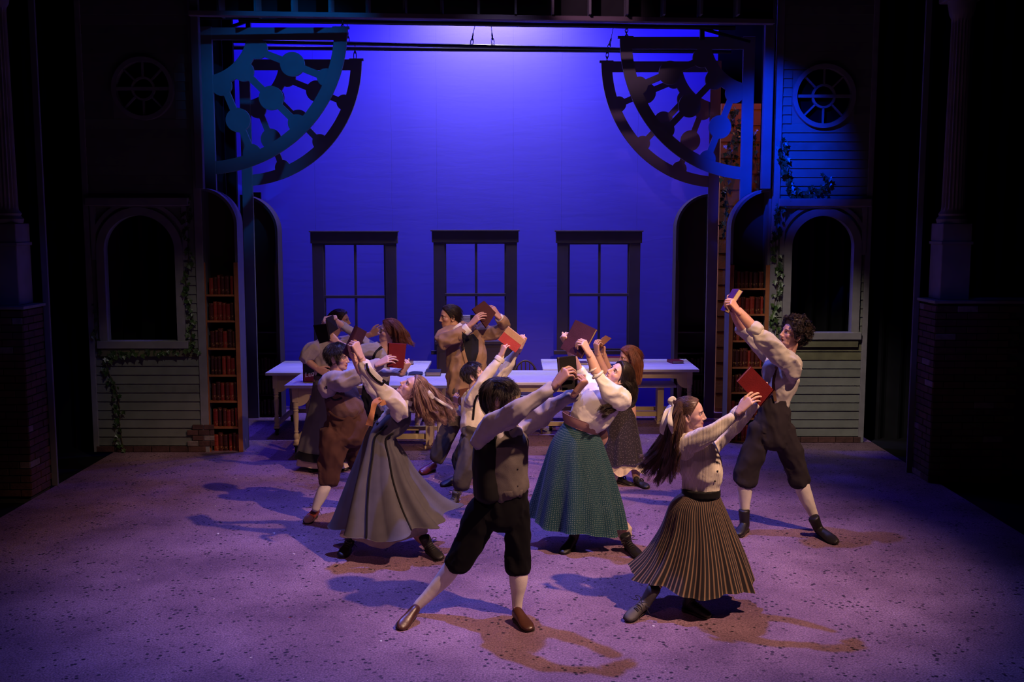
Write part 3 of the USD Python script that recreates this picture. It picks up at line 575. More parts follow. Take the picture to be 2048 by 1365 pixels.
# ---- books: two boards, a spine and the page block
def book(label, quad, Y, dys, thick, mt, fore=(1,), mt2=None, split=0.0, group=None, name='book', spine_edge=3):
    """quad: pixel corners of the near board in order, at depths Y + dys; spine_edge: which edge is bound"""
    Q = [W(p[0], p[1], Y + d) for p, d in zip(quad, dys)]; n = nrm(np.cross(Q[1] - Q[0], Q[3] - Q[0])); c = sum(Q) / 4
    if n.dot(c - EYE) < 0: n = -n
    t = Thing(name, label, 'book', tuple(c + n * thick / 2), group)
    def slab(P, d0, d1, g=0.0):
        cc = sum(P) / len(P); P = [p + nrm(p - cc) * g for p in P]
        return trimesh.Trimesh(*meshkit.arrays(m3.Manifold.hull_points(np.array([p + n * d for p in P for d in (d0, d1)])))[:2], process=False)
    bt = min(.004, thick * .14)
    if mt2:
        k = split; A, B = Q[0] + (Q[3] - Q[0]) * k, Q[1] + (Q[2] - Q[1]) * k
        t.part('front_board', slab([A, B, Q[2], Q[3]], 0, bt), mt); t.part('spine_cloth', slab([Q[0], Q[1], B, A], -.0006, bt), mt2, label='tan cloth strip along the spine')
    else: t.part('front_board', slab(Q, 0, bt), mt)
    t.part('back_board', slab(Q, thick - bt, thick), mt2 or mt); t.part('page_block', slab(Q, bt, thick - bt, -.005), 'page_edge')
    e0, e1 = Q[spine_edge], Q[(spine_edge + 1) % 4]; inw = nrm(c - (e0 + e1) / 2) * .006
    t.part('spine', trimesh.Trimesh(*meshkit.arrays(m3.Manifold.hull_points(np.array([e + n * (thick * (.5 - .5 * math.cos(u))) - inw * (.9 * math.sin(u)) for e in (e0, e1) for u in np.linspace(0, PI, 7)] + [e + inw * .8 + n * d for e in (e0, e1) for d in (0, thick)])))[:2], process=False), mt2 or mt)
    return t
def flat_book(label, px, py, z, w, d, h, rot, mt, open_=False):
    o = Fl(px, py, z); t = Thing('book', label, 'book', tuple(o), None); R = trimesh.transformations.rotation_matrix(math.radians(rot), (0, 0, 1)); T = trimesh.transformations.translation_matrix(o) @ R
    def put(n, m, k): m.apply_transform(T); t.part(n, m, k)
    if open_:
        for s in (-1, 1):
            put('board', m3m(np.array([(s * x, y, zz + .006 * abs(x) / w) for x in (.004, w) for y in (-d / 2, d / 2) for zz in (0, .004)])), mt)
            u = np.linspace(0, 1, 8); put('page_block', m3m(np.array([(s * (.004 + q * (w - .012)), y, .005 + h * (math.sin(min(q * 3.2, PI / 2)) * (1 - .5 * q))) for q in u for y in (-d / 2 + .006, d / 2 - .006)] + [(s * q, y, .004) for q in (.004, w - .008) for y in (-d / 2 + .006, d / 2 - .006)])), 'book_navy' if mt == 'book_navy' else 'paper')
    else:
        put('board', bx(-w / 2, w / 2, -d / 2, d / 2, 0, .004, .001), mt); put('board', bx(-w / 2, w / 2, -d / 2, d / 2, h - .004, h, .001), mt)
        put('page_block', bx(-w / 2 + .004, w / 2 - .006, -d / 2 + .006, d / 2 - .006, .004, h - .004), 'page_edge'); put('spine', bx(-w / 2 - .003, -w / 2 + .004, -d / 2, d / 2, .0, h, .002), mt)
def m3m(p): return trimesh.Trimesh(*meshkit.arrays(m3.Manifold.hull_points(np.asarray(p, float)))[:2], process=False)
Z = .76
flat_book('open dark blue book lying at the front of the back left table', 816, 749, Z, .17, .22, .02, 4, 'book_navy', True)
flat_book('closed dark blue book lying between the two left tables', 867, 750, Z, .17, .24, .05, 2, 'book_navy')
flat_book('small red book lying alone on the back right table', 1351, 726, Z, .15, .20, .035, 12, 'book_red')
flat_book('thick red book lying behind the floral-dressed girl', 1232, 722, Z, .22, .16, .05, -3, 'book_red')
flat_book('dark maroon book lying flat left of the thick red book', 1196, 722, Z, .2, .16, .03, 6, 'book_maroon')
flat_book('second maroon book stacked on the dark maroon book', 1192, 716, Z + .032, .18, .14, .03, -8, 'book_maroon')
flat_book('dark purple book lying under the raised purple book', 1150, 729, Z, .3, .16, .03, 3, 'book_purple')
flat_book('thin dark blue booklet lying before the thick red book', 1226, 731, Z, .14, .14, .008, -14, 'book_navy')
flat_book('small dark book lying at the back of the back left table', 819, 729, Z, .10, .1, .05, 0, 'book_maroon')
o = Fl(1178, 746, Z); single('paper_pad', 'small white pad of paper on the middle table by the raised arm', 'paper', bx(o[0] - .05, o[0] + .05, o[1], o[1] + .14, Z, Z + .05, .003), 'paper')
o = Fl(806, 744, Z); t = Thing('candle_stand', 'small dark stand on the back left table behind the open book', 'stand', tuple(o)); t.part('base', lathe([(.0, Z), (.05, Z), (.05, Z + .006), (.03, Z + .014), (.010, Z + .02), (.008, Z + .022)], o[0], o[1], 20), 'iron', 40); t.part('stem', lathe([(.008, Z + .02), (.009, Z + .06), (.007, Z + .10), (.018, Z + .105), (.02, Z + .12), (.0, Z + .121)], o[0], o[1], 14), 'iron', 40)
# the red box with lettering
a = Fl(606, 765, Z); b = Fl(652, 765, Z); w = b[0] - a[0]; h = W(606, 724, a[1])[2] - Z
t = Thing('lamp_box', 'red and black box with pale lettering on the front left table', 'box', ((a[0] + b[0]) / 2, a[1] + .08, Z))
t.part('carton', bx(a[0], b[0], a[1], a[1] + .16, Z, Z + h, .003), 'book_maroon'); t.part('black_panel', bx(a[0] + .012, b[0] - .006, a[1] - .002, a[1] + .001, Z + h * .40, Z + h - .012), 'black')
t.part('red_panel', bx(a[0] + .012, b[0] - .006, a[1] - .0015, a[1] + .001, Z + .012, Z + h * .40), 'book_red')
tm = meshkit.text_mesh('Luzi', .048, .002, True); R = np.eye(4); R[:3, :3] = [[1, .25, 0], [0, 0, -1], [0, 1, 0]]; tm.apply_transform(R); tm.apply_transform(trimesh.transformations.rotation_matrix(-.18, (0, 1, 0))); tm.apply_translation((a[0] + .022, a[1] - .002, Z + h * .24)); t.part('lettering', tm, 'paper')
# scraps on the deck
for i, (x, y) in enumerate([(437, 1068), (548, 1067), (428, 1012), (570, 1041), (575, 945), (472, 958), (588, 1109), (277, 1161), (427, 1199), (745, 1141), (763, 1283), (203, 1311), (502, 1316), (867, 958), (1092, 1082), (1527, 1044), (1474, 1203), (1307, 1253), (1297, 883)]):
    o = Fl(x, y); rg = random.Random(i); an = sorted(rg.uniform(0, 6.28) for _ in range(5)); L = rg.uniform(.008, .014) * (1.3 if y < 1100 else .8)
    single('paper_scrap', 'tiny white paper scrap lying on the deck', 'paper scrap', m3m([(o[0] + L * math.cos(u), o[1] + L * math.sin(u), z) for u in an for z in (0, .0015)]), 'paper', group='tiny paper scraps on the deck')
o = Fl(580, 1236); single('paper_scrap', 'tiny red paper scrap lying on the front of the deck', 'paper scrap', bx(o[0] - .008, o[0] + .008, o[1] - .005, o[1] + .005, 0, .001), 'book_red')

# ================================================================ people: shared anatomy and tailoring
EYE = V(0, 0, CZ)
def man(m): 
    v, f = meshkit.arrays(m)[:2]
    return m3.Manifold(m3.Mesh(np.asarray(v, np.float32), np.asarray(f, np.uint32)))
def unite(ms):
    ok = []
    for x in ms:
        x = x if isinstance(x, m3.Manifold) else man(x)
        if x.status() == m3.Error.NoError: ok.append(x)
    return m3.Manifold.batch_boolean(ok, m3.OpType.Add)
def tube(pts, Y, dr=.85, sub=4, n=18, r0=True, r1=True):
    """a limb or a length of cloth: pixel centre line with half widths, at true depth and round in section"""
    A = []
    for p in pts:
        c = W(p[0], p[1], Y + (p[3] if len(p) > 3 else 0)); A.append([*c, p[2] * mpp(c), p[4] if len(p) > 4 else dr])
    A = catmull(A, sub); c, r, d = A[:, :3], np.maximum(A[:, 3], .004), A[:, 4]
    t = np.gradient(c, axis=0); t /= np.linalg.norm(t, axis=1, keepdims=True); v = c - EYE; v /= np.linalg.norm(v, axis=1, keepdims=True)
    n1 = np.cross(t, v); n1 /= np.linalg.norm(n1, axis=1, keepdims=True); n2 = np.cross(n1, t)
    an = np.arange(n) * 2 * PI / n; ring = lambda i, o, s: c[i] + t[i] * o + s * r[i] * (np.cos(an)[:, None] * n1[i] + np.sin(an)[:, None] * d[i] * n2[i])
    R = [ring(i, 0, 1) for i in range(len(c))]
    if r0: R = [ring(0, -r[0] * .55 * math.sin(a), math.cos(a)) for a in (1.4, .95, .5)] + R
    if r1: R += [ring(-1, r[-1] * .55 * math.sin(a), math.cos(a)) for a in (.5, .95, 1.4)]
    m = loft(R); m.metadata['axis'] = (c, n1, n2, np.r_[0, np.cumsum(np.linalg.norm(np.diff(c, axis=0), axis=1))], r); return m
def thin(pts, k): return [(p[0], p[1], p[2] * k) + tuple(p[3:]) for p in pts]
WR = 1.5
def soften(m, length=.016, it=8, wr=.005, ws=13.0, seed=0, twist=2.2):
    """join, refine and relax cloth, then crease it along its own length"""
    src = m if isinstance(m, list) else []
    m = (m if isinstance(m, m3.Manifold) else unite(m)).refine_to_length(length); v, f, _ = meshkit.arrays(m); t = trimesh.Trimesh(v, f, process=False)
    trimesh.smoothing.filter_taubin(t, iterations=it)
    ax = [q.metadata['axis'] for q in src if isinstance(q, trimesh.Trimesh) and 'axis' in q.metadata]
    if wr and ax:
        p = np.asarray(t.vertices); D = np.full(len(p), 9e9); Q = np.zeros((len(p), 3))
        for k, (c, n1, n2, s, r) in enumerate(ax):
            d = np.linalg.norm(p[:, None] - c[None], axis=2) - r[None] * .7; i = d.argmin(1); dm = d[np.arange(len(p)), i]; o = p - c[i]
            tt = np.gradient(c, axis=0); tt /= np.linalg.norm(tt, axis=1, keepdims=True); sl = s[i] + (o * tt[i]).sum(1)
            a, b = (o * n1[i]).sum(1), (o * n2[i]).sum(1); w = twist * sl * (1 if (k + seed) % 2 else -1); q = np.stack([a * np.cos(w) - b * np.sin(w), a * np.sin(w) + b * np.cos(w), sl * .38 + k * 3.7], 1)
            h = dm < D; D[h] = dm[h]; Q[h] = q[h]
        n = lambda sc, z: .5 * (2 * np.abs(meshkit.noise(Q * sc + z, seed + int(z)) - .5)) ** .8
        h = (.17 - n(ws * 1.0, 1.3)) * 2.4 + (.17 - n(ws * 1.9, 5.7)) * 1.1 + (meshkit.noise(p * 6.0 + 2, seed) - .5) * 1.2
        t.vertices = p + t.vertex_normals * (np.clip(h, -.42, .8) * wr * WR)[:, None]
        trimesh.smoothing.filter_taubin(t, iterations=1)
    return t
WR = 3.3
def frame(face, up):
    """world axes (right, forward, up) of a head; face and up given as (picture right, picture up, towards the audience)"""
    w = lambda q: V(q[0], -q[2], q[1])
    y = nrm(w(face)); z = w(up); z = nrm(z - y * z.dot(y)); return np.stack([np.cross(y, z), y, z], 1)
_ico = trimesh.creation.icosphere(subdivisions=5); DIR = np.asarray(_ico.vertices); ICF = np.asarray(_ico.faces)
O = V(0, .012, -.012)
from scipy import sparse
from pxr import Vt, UsdShade
_e = _ico.edges_unique; NB = sparse.coo_matrix((np.ones(len(_e) * 2), (np.r_[_e[:, 0], _e[:, 1]], np.r_[_e[:, 1], _e[:, 0]])), shape=(len(DIR),) * 2).tocsr(); NB = sparse.diags(1 / np.asarray(NB.sum(1)).ravel()) @ NB
def ray_out(c, r, rot=None):
    d = DIR; o = O - V(*c)
    if rot is not None: d = d @ rot; o = o @ rot
    r = V(*r); d = d / r; o = o / r
    a = (d * d).sum(1); b = d @ o; q = b * b - a * (o @ o - 1); return np.where(q > 0, (-b + np.sqrt(np.maximum(q, 0))) / a, 0)
def rx(a): c, s = math.cos(a), math.sin(a); return np.array([[1, 0, 0], [0, c, -s], [0, s, c]])
_heads = {}
def head_shape(female=False, mouth=0.0, child=False):
    """vertices of a head, chin to crown 0.225 m, face towards +y; with the paint of lips and brows"""
    key = (female, mouth, child)
    if key in _heads: return _heads[key]
    k = .93 if female or child else 1.0
    E = [ray_out((0, -.014, .030), (.074, .096, .084)), ray_out((0, .016, .018), (.066, .074, .082)), ray_out((0, .024, -.034 - .004 * (not female)), (.056 * k, .064, .078)),
         ray_out((0, .064 - mouth * .006, -.090 - .012 * mouth), (.024 * k, .022, .020)), ray_out((0, .035, -.076 - .006 * mouth), (.047 * k, .044, .028))]
    for s in (-1, 1):
        E += [ray_out((s * .038, .046, -.022), (.027, .030, .026)), ray_out((s * .026, .068, .023), (.027, .016, .011)), ray_out((s * .0115, .090, -.037), (.0085, .010, .0075))]
    E += [ray_out((0, .090, -.012), (.0105, .0145, .034), rx(.36)), ray_out((0, .103, -.030), (.0112 * (1 if female else 1.1), .0105, .0095)),
          ray_out((0, .0815, -.0575 + .001 * mouth), (.022, .0105, .0060)), ray_out((0, .0795 - mouth * .004, -.0685 - .018 * mouth), (.019, .0105, .0068))]
    E = np.stack(E); p = 190.0; mx = E.max(0); r = mx + np.log(np.exp(p * (E - mx)).sum(0)) / p - .004
    for _ in range(3): r = .4 * r + .6 * (NB @ r)
    P = O + DIR * r[:, None]
    for s in (-1, 1):
        g = np.exp(-(((P[:, 0] - s * .031) / .016) ** 2 + ((P[:, 2] - .003) / .0105) ** 2)) * (P[:, 1] > .03); r = r - g * .0085
    mz = -.0628 - .009 * mouth; w = .019 - .003 * mouth
    line = np.exp(-((P[:, 2] - mz) / (.0018 + .008 * mouth)) ** 2 - (P[:, 0] / w) ** 4) * (P[:, 1] > .05); r = r - line * (.0035 + .02 * mouth)
    P = O + DIR * r[:, None]
    col = np.ones((len(P), 3)); fy = P[:, 1] > .05
    lip = (np.exp(-(((P[:, 2] + .0575 - .002 * mouth) / .0058) ** 2 + (P[:, 0] / .021) ** 4) * .8) + np.exp(-(((P[:, 2] + .0690 + .017 * mouth) / .0062) ** 2 + (P[:, 0] / .018) ** 4) * .8)).clip(0, 1) * fy
    lc = V(.62, .22, .24) if female else V(.86, .56, .52); col = col * (1 - lip[:, None]) + lip[:, None] * lc
    ck = np.zeros(len(P))
    for s in (-1, 1): ck += np.exp(-((P[:, 0] - s * .043) ** 2 + (P[:, 2] + .028) ** 2) / .0004) * fy
    col = col * (1 - (.18 * ck[:, None]) * V(.2, 1, .9))
    dk = (line * (.75 if mouth else .45))[:, None]; col = col * (1 - dk) + dk * V(.12, .03, .03)
    for s in (-1, 1):
        ls = np.exp(-((np.abs(np.hypot((P[:, 0] - s * .031) / 1.5, P[:, 2] - .003) - .0085)) / .0022) ** 2) * fy * (P[:, 2] > -.001); col *= 1 - .6 * ls[:, None]
    _heads[key] = (P, r, col); return _heads[key]
def ear(s):
    an = np.linspace(0, 2 * PI, 20)[:-1]; R = []
    for k, (w, o) in enumerate(((.55, 0), (1.0, .004), (1.0, .008), (.78, .0085), (.66, .005), (.3, .0035))):
        R.append(np.stack([np.full(19, s * (.069 + o) ) + s * .12 * np.maximum(0, -(.017 * w * np.cos(an))), -.012 + .017 * w * np.cos(an) - .004 * np.sin(an), -.012 + .031 * w * np.sin(an)], 1))
    return loft(R)
def hand(wrist, d, back, thumb, curl=(25, 40, 25), s=1.0, spread=5, thumb_in=.5):
    """palm, four fingers of unequal length bent at the knuckles, opposed thumb. d: wrist to knuckles, back: out of the back of the hand, thumb: +1 / -1 its side"""
    d = nrm(d); b = nrm(back - d * np.dot(back, d)); y = np.cross(b, d) * thumb; o = np.asarray(wrist, float)
    L = lambda p: o + s * (p[0] * d + p[1] * y + p[2] * b)
    def sph(p, r): q = m3.Manifold.sphere(r * s, 10); return q.translate(tuple(L(p)))
    parts = [m3.Manifold.batch_hull([sph((0, .020, 0), .013), sph((0, -.020, 0), .013), sph((.084, .033, 0), .0115), sph((.088, 0, .002), .012), sph((.076, -.032, 0), .0105), sph((.03, .03, -.008), .013)]),
             m3.Manifold.batch_hull([sph((-.028, .010, 0), .014), sph((-.028, -.010, 0), .014), sph((.005, .017, 0), .0135), sph((.005, -.017, 0), .0135)])]
    for base, yy, seg, r, k in (((.084), .033, (.042, .026, .021), .0088, .9), (.089, .011, (.046, .030, .022), .009, 1.0), (.085, -.011, (.043, .028, .022), .0085, 1.05), (.076, -.031, (.033, .021, .019), .0075, 1.15)):
        p = V(base, yy, 0); a = 0.0; side = math.radians(spread) * yy / .03; pts = [(p, r)]
        for q in range(3):
            a += math.radians(curl[q]) * k; p = p + seg[q] * V(math.cos(a) * math.cos(side), math.cos(a) * math.sin(side), -math.sin(a)); pts.append((p, r * (.97, .9, .78)[q]))
        for (p0, r0), (p1, r1) in zip(pts, pts[1:]): parts.append(m3.Manifold.batch_hull([sph(p0, r0), sph(p1, r1)]))
    t0, a = V(.022, .030, -.008), thumb_in
    t1 = t0 + .042 * V(math.cos(.75), math.sin(.75) * (1 - a * .4), -.75 * a); t2 = t1 + .032 * V(math.cos(.4), math.sin(.4) * (1 - a), -.9 * a); t3 = t2 + .026 * V(.95, .1 - .5 * a, -.8 * a)
    for (p0, r0), (p1, r1) in zip(((t0, .0135), (t1, .0108), (t2, .0098)), ((t1, .0108), (t2, .0098), (t3, .008))): parts.append(m3.Manifold.batch_hull([sph(p0, r0), sph(p1, r1)]))
    m = m3.Manifold.batch_boolean(parts, m3.OpType.Add).refine_to_length(.007 * s); v, f, _ = meshkit.arrays(m); t = trimesh.Trimesh(v, f, process=False)
    trimesh.smoothing.filter_taubin(t, iterations=4); return t
def shoe(heel, toe, ank, s=1.0, boot=0.0, leg=None, strap=False, width=1.0):
    """(upper, sole): heel, toe on the ground contact, ank the ankle above"""
    heel, toe, ank = map(lambda q: np.asarray(q, float), (heel, toe, ank)); x = nrm(toe - heel); L = np.linalg.norm(toe - heel)
    u = ank - (heel + toe) / 2; u = nrm(u - x * u.dot(x)); y = np.cross(u, x); an = np.linspace(0, 2 * PI, 21)[:-1]
    def ringat(t, w, z0, z1):
        c, h = (z0 + z1) / 2, (z1 - z0) / 2; ca, sa = np.cos(an), np.sin(an); se = np.sign(sa) * np.abs(sa) ** .75
        return heel + x * (t * L) + np.outer(ca * w * s * width, y) + np.outer((c + h * se) * s, u)
    prof = ((-.03, .012, .02, .045), (0, .027, .004, .070), (.10, .033, 0, .085), (.22, .034, 0, .088), (.36, .034, 0, .076), (.5, .037, 0, .062), (.68, .043, 0, .047), (.84, .041, 0, .038), (.95, .029, .002, .030), (1.0, .012, .008, .022))
    up = [loft([ringat(t, w, z0, z1 * (.72 if strap and .2 < t < .75 else 1)) for t, w, z0, z1 in prof])]
    if boot:
        lg = nrm((np.asarray(leg, float) if leg is not None else ank + u) - ank); b0 = heel + x * L * .16 + u * .03 * s
        up.append(loft([np.asarray(b0 + (ank - b0) * q + lg * max(0, q - 1) * boot + np.outer(np.cos(an) * r * s, x) + np.outer(np.sin(an) * r * s, y)) for q, r in ((0, .036), (.6, .041), (1.0, .040), (2.0, .047))]))
    um = soften(up, .018, 3, .0)
    sole = loft([ringat(t, w * 1.06, -.010, .008) for t, w, _, _ in prof[1:-1]])
    hl = loft([heel + x * (L * .10) + np.outer(np.cos(an) * .030 * s, y) + np.outer(np.sin(an) * .034 * s, x) + u * z for z in (-.022 * s, .006)])
    return um, cat(sole, hl)
def skirt(rings, Y, dr=.75, nf=9, amp=.10, seed=0, n=180, dz=.012, pw=1.0, droop=0.0):
    """cloth hung from pixel rings (xl, yl, xr, yr[, dy]); folds deepen towards the hem; returns mesh and uv in metres"""
    A = []
    for g in rings:
        o = g[4] if len(g) > 4 else 0; a, b = W(g[0], g[1], Y + o), W(g[2], g[3], Y + o); A.append([*((a + b) / 2), *((b - a) / 2), g[5] if len(g) > 5 else dr])
    A = catmull(A, 7); k = len(A); th = np.arange(n + 1) * 2 * PI / n; rg = np.random.RandomState(seed); ph = rg.rand(8) * 6.28
    prof = (np.cos(nf * th + ph[0]) + .55 * np.cos((nf * 2 - 3) * th + ph[1]) + .4 * np.cos((nf + 4) * th + ph[2])) / 1.6; prof = np.sign(prof) * np.abs(prof) ** pw
    R, UV, s = [], [], 0.0
    for i in range(k):
        c, w, d = A[i, :3], A[i, 3:6], A[i, 6]; u = i / (k - 1); q = np.linalg.norm(w)
        dv = V(0, 1, 0) - w * (w[1] / (q * q)); dv = nrm(dv) * q * d
        rr = 1 + amp * u ** 1.1 * (prof + .35 * np.cos(3 * th + ph[3] + 2.2 * u)); dn = dz * u * np.cos(5 * th + ph[4])
        R.append(c + np.outer(np.cos(th) * rr, w) - np.outer(np.sin(th) * rr, dv) + np.outer(dn - droop * u * np.sin(th), V(0, 0, 1)))
        if i: s += np.linalg.norm(A[i, :3] - A[i - 1, :3])
        UV.append(np.stack([th / (2 * PI), np.full(n + 1, s)], 1))
    v = np.vstack(R); uv = np.vstack(UV); m = n + 1; i, j = np.meshgrid(np.arange(k - 1), np.arange(n), indexing='ij'); a = (i * m + j).ravel(); q = np.stack([a, a + 1, a + m + 1, a + m], 1); f = np.vstack([q[:, [0, 1, 2]], q[:, [0, 2, 3]]])
    nv = trimesh.Trimesh(v, f, process=False).vertex_normals; c = v.mean(0)
    if ((v - c) * nv).sum() < 0: f = f[:, ::-1]; nv = -nv
    N = len(v); h = (k - 1) * m + np.arange(n); rim = np.vstack([np.stack([h, h + N, h + 1], 1), np.stack([h + 1, h + N, h + 1 + N], 1)]); top = np.vstack([np.stack([np.arange(n), np.arange(n) + 1, np.arange(n) + N], 1), np.stack([np.arange(n) + 1, np.arange(n) + 1 + N, np.arange(n) + N], 1)])
    mesh = trimesh.Trimesh(np.vstack([v, v - nv * .005]), np.vstack([f, f[:, ::-1] + N, rim, top]), process=False)
    return mesh, np.vstack([uv, uv]), R
def smooth_step(x, a, b): x = np.clip((x - a) / (b - a), 0, 1); return x * x * (3 - 2 * x)
def hair_cap(hs, style='short', thick=.012, rough=.004, seed=0, scale=38.0, nape=-.085, front=.0, part=None):
    P, r, _ = hs; x, y, z = P.T
    d1 = np.where(z > -.028, .024 + front + .62 * z - y, -.028 - y - .004 + front * .3); d = np.minimum(d1, z - nape)
    if style != 'long': d = np.minimum(d, np.maximum(np.abs(np.hypot((y + .012) / .018, (z + .012) / .031)) - 1.0, (np.abs(x) < .05) * 1.0) * .02)
    mk = smooth_step(d, -.004, .010); q = P * [1, 1, 1] * scale
    nz = meshkit.fbm(q * [1.4, .5, 1.0], 3, seed) - .5; rad = r + (thick * (.75 + .5 * smooth_step(z, -.02, .09)) + rough * 2 * nz) * mk - .012 * (1 - mk)
    m = trimesh.Trimesh(O + DIR * rad[:, None], ICF, process=False); m.metadata['hair'] = (rad, mk); return m
def locks(guides, n, r, spread, seed, taper=.25, wave=.0, wl=3.0, sides=6, frizz=0.0):
    """many tapered locks of hair scattered about guide curves (world points)"""
    rg = np.random.RandomState(seed); out = []
    for k in range(n):
        G = guides[rg.randint(len(guides))]; P = catmull(G, 5); m = len(P); u = np.linspace(0, 1, m); L = rg.uniform(.72, 1.0); P = P[:max(4, int(m * L))]; u = np.linspace(0, 1, len(P))
        off = rg.normal(0, 1, 3) * spread; ph = rg.rand() * 6.28; t = nrm(P[-1] - P[0]); s1 = nrm(np.cross(t, rg.normal(0, 1, 3))); s2 = np.cross(t, s1)
        P = P + np.outer(.35 + 1.0 * u, off) + wave * (np.outer(u * np.cos(u * wl * 6.28 + ph), s1) + np.outer(u * np.sin(u * wl * 6.28 + ph), s2)) + np.cumsum(rg.normal(0, frizz, P.shape), 0)
        out.append(rod(P, np.interp(u, [0, .15, .7, 1], [.7, 1, .85, taper]) * r * rg.uniform(.6, 1.25), sides))
    return cat(out)
class Person:
    def __init__(s, label, Y, foot, skin='skin', k=1.0):
        f = Fl(*foot); s.t = Thing('person', label, 'person', (f[0], f[1], 0)); s.Y = Y; s.k = k; s.body = []; s.under = []; s.skin = skin; s.skin_of = []
    def flesh(s, pts, dr=.9, **kw): s.body.append(tube(pts, s.Y, dr, **kw)); return s
    def head(s, c, face, up, dy=0, female=False, mouth=0.0, child=False, iris=(.05, .03, .02), brow='hair_dark', size=1.0, ears=(-1, 1)):
        """c: pixel of the head's centre"""
        P, r, col = head_shape(female, mouth, child); s.hs = (P, r, col); s.size = size * s.k; R = frame(face, up) * s.size; o = W(c[0], c[1], s.Y + dy); s.hf = (R, o)
        s.headv = P @ R.T + o; s.tc = col; m = trimesh.Trimesh(s.headv, ICF, process=False); s.body.append(m)
        for e in ears: 
            q = ear(e); s.body.append(trimesh.Trimesh(q.vertices @ R.T + o, q.faces, process=False))
        for e in (-1, 1):
            ball = m3.Manifold.sphere(.0131, 24).translate((e * .031, .0662, .003)); N = lambda zz, yy: (0.0, yy, zz)
            for ld in (ball.trim_by_plane((0, -.25, .97), .97 * .0046 - .25 * .0662), ball.trim_by_plane((0, -.1, -.995), .995 * .0035 - .1 * .0662)):
                lv, lf, _ = meshkit.arrays(ld); s.body.append(trimesh.Trimesh(lv @ R.T + o, lf, process=False))
            b = trimesh.creation.icosphere(subdivisions=2, radius=.0115); b.apply_translation((e * .031, .0665, .003)); p = s.t.part('eye', trimesh.Trimesh(b.vertices @ R.T + o, b.faces, process=False), 'eye_white', True)
            b = trimesh.creation.icosphere(subdivisions=2, radius=.0094); b.apply_translation((e * .031, .0690, .003)); s.t.part('iris', trimesh.Trimesh(b.vertices @ R.T + o, b.faces, process=False), 'iris_dark', True, under=p)
            an = np.linspace(-1, 1, 9); pts = np.stack([e * (.031 + .0135 * an), .0792 - .0058 * an ** 2 - .002 * an, .0092 - .0052 * an ** 2], 1); s.t.part('eyelash', rod(pts @ R.T + o, np.array([.0006, .0010, .0013, .0014, .0014, .0014, .0013, .0011, .0006]) * s.size, 5), brow)
            an = np.linspace(-1, 1, 8); pts = np.stack([e * (.030 + .017 * an), .0835 - .008 * an ** 2 - .006 * an, .0225 - .004 * an ** 2 + .001 * an], 1)
            s.t.part('eyebrow', rod(pts @ R.T + o, np.array([.002, .0034, .0038, .0038, .0034, .003, .0024, .0012]) * s.size, 6), brow)
        return s
    def loc(s, p): return np.asarray(p, float) @ s.hf[0].T + s.hf[1]
    def cap(s, matn, name='hair', extra=(), **kw):
        m = hair_cap(s.hs, **kw); s.caphair = m.metadata['hair']; m = trimesh.Trimesh(m.vertices @ s.hf[0].T + s.hf[1], m.faces, process=False)
        s.t.part(name, cat(m, *extra) if extra else m, matn, True); return s
    def strands(s, matn, curves, w0, w1, name='hair_strands'):
        """hair as fine curves; curves: (n, k, 3) in the world"""
        C = np.asarray(curves) - s.t.loc; n, k = C.shape[:2]; q = s.t.path + '/' + numbered(s.t.path, name)
        b = UsdGeom.BasisCurves.Define(stage, q); b.CreateTypeAttr('linear'); b.CreateCurveVertexCountsAttr([k] * n); b.CreatePointsAttr(Vt.Vec3fArray.FromNumpy(C.reshape(-1, 3).astype(np.float32)))
        b.CreateWidthsAttr(Vt.FloatArray.FromNumpy(np.tile(np.linspace(w0, w1, k), n).astype(np.float32))); b.SetWidthsInterpolation('vertex'); UsdShade.MaterialBindingAPI.Apply(b.GetPrim()).Bind(M[matn]); tag(b.GetPrim(), kind='stuff'); return s
    def comb(s, matn, n=1500, length=.07, comb=(0, 0, -.25), lift=.004, seed=0, w=.0016, jit=.25, crown=(0, -.03, .11), hug=.8, fringe=0.0):
        """strands combed from the crown over the head"""
        rg = np.random.RandomState(seed); rad, mk = s.caphair; idx = np.where(mk > .6)[0]; idx = idx[rg.randint(len(idx), size=n)]; from scipy.spatial import cKDTree; T = cKDTree(DIR)
        p = O + DIR[idx] * (rad[idx] - .001)[:, None]; out = [p.copy()]; k = 9; L = length * rg.uniform(.6, 1.15, n); J = rg.normal(0, jit, (n, 3)); g = np.array(comb)
        for i in range(1, k):
            nn = p - O; nn /= np.linalg.norm(nn, axis=1, keepdims=True); d = p - np.array(crown); d /= np.linalg.norm(d, axis=1, keepdims=True); d = d + g + J + np.where((p[:, 1] > .03)[:, None], np.array([0, fringe, -fringe]), 0)
            d -= nn * (d * nn).sum(1, keepdims=True) * hug; d /= np.linalg.norm(d, axis=1, keepdims=True); p = p + d * (L / (k - 1))[:, None]
            q = p - O; qr = np.linalg.norm(q, axis=1); ii = T.query(q / qr[:, None])[1]; need = rad[ii] * (mk[ii] > .05) + (s.hs[1][ii] + .003) * (mk[ii] <= .05) + lift * i / k; p = O + q / qr[:, None] * np.maximum(qr, need)[:, None]; out.append(p.copy())
        C = np.stack(out, 1); return s.strands(matn, C @ s.hf[0].T + s.hf[1], w, w * .4)
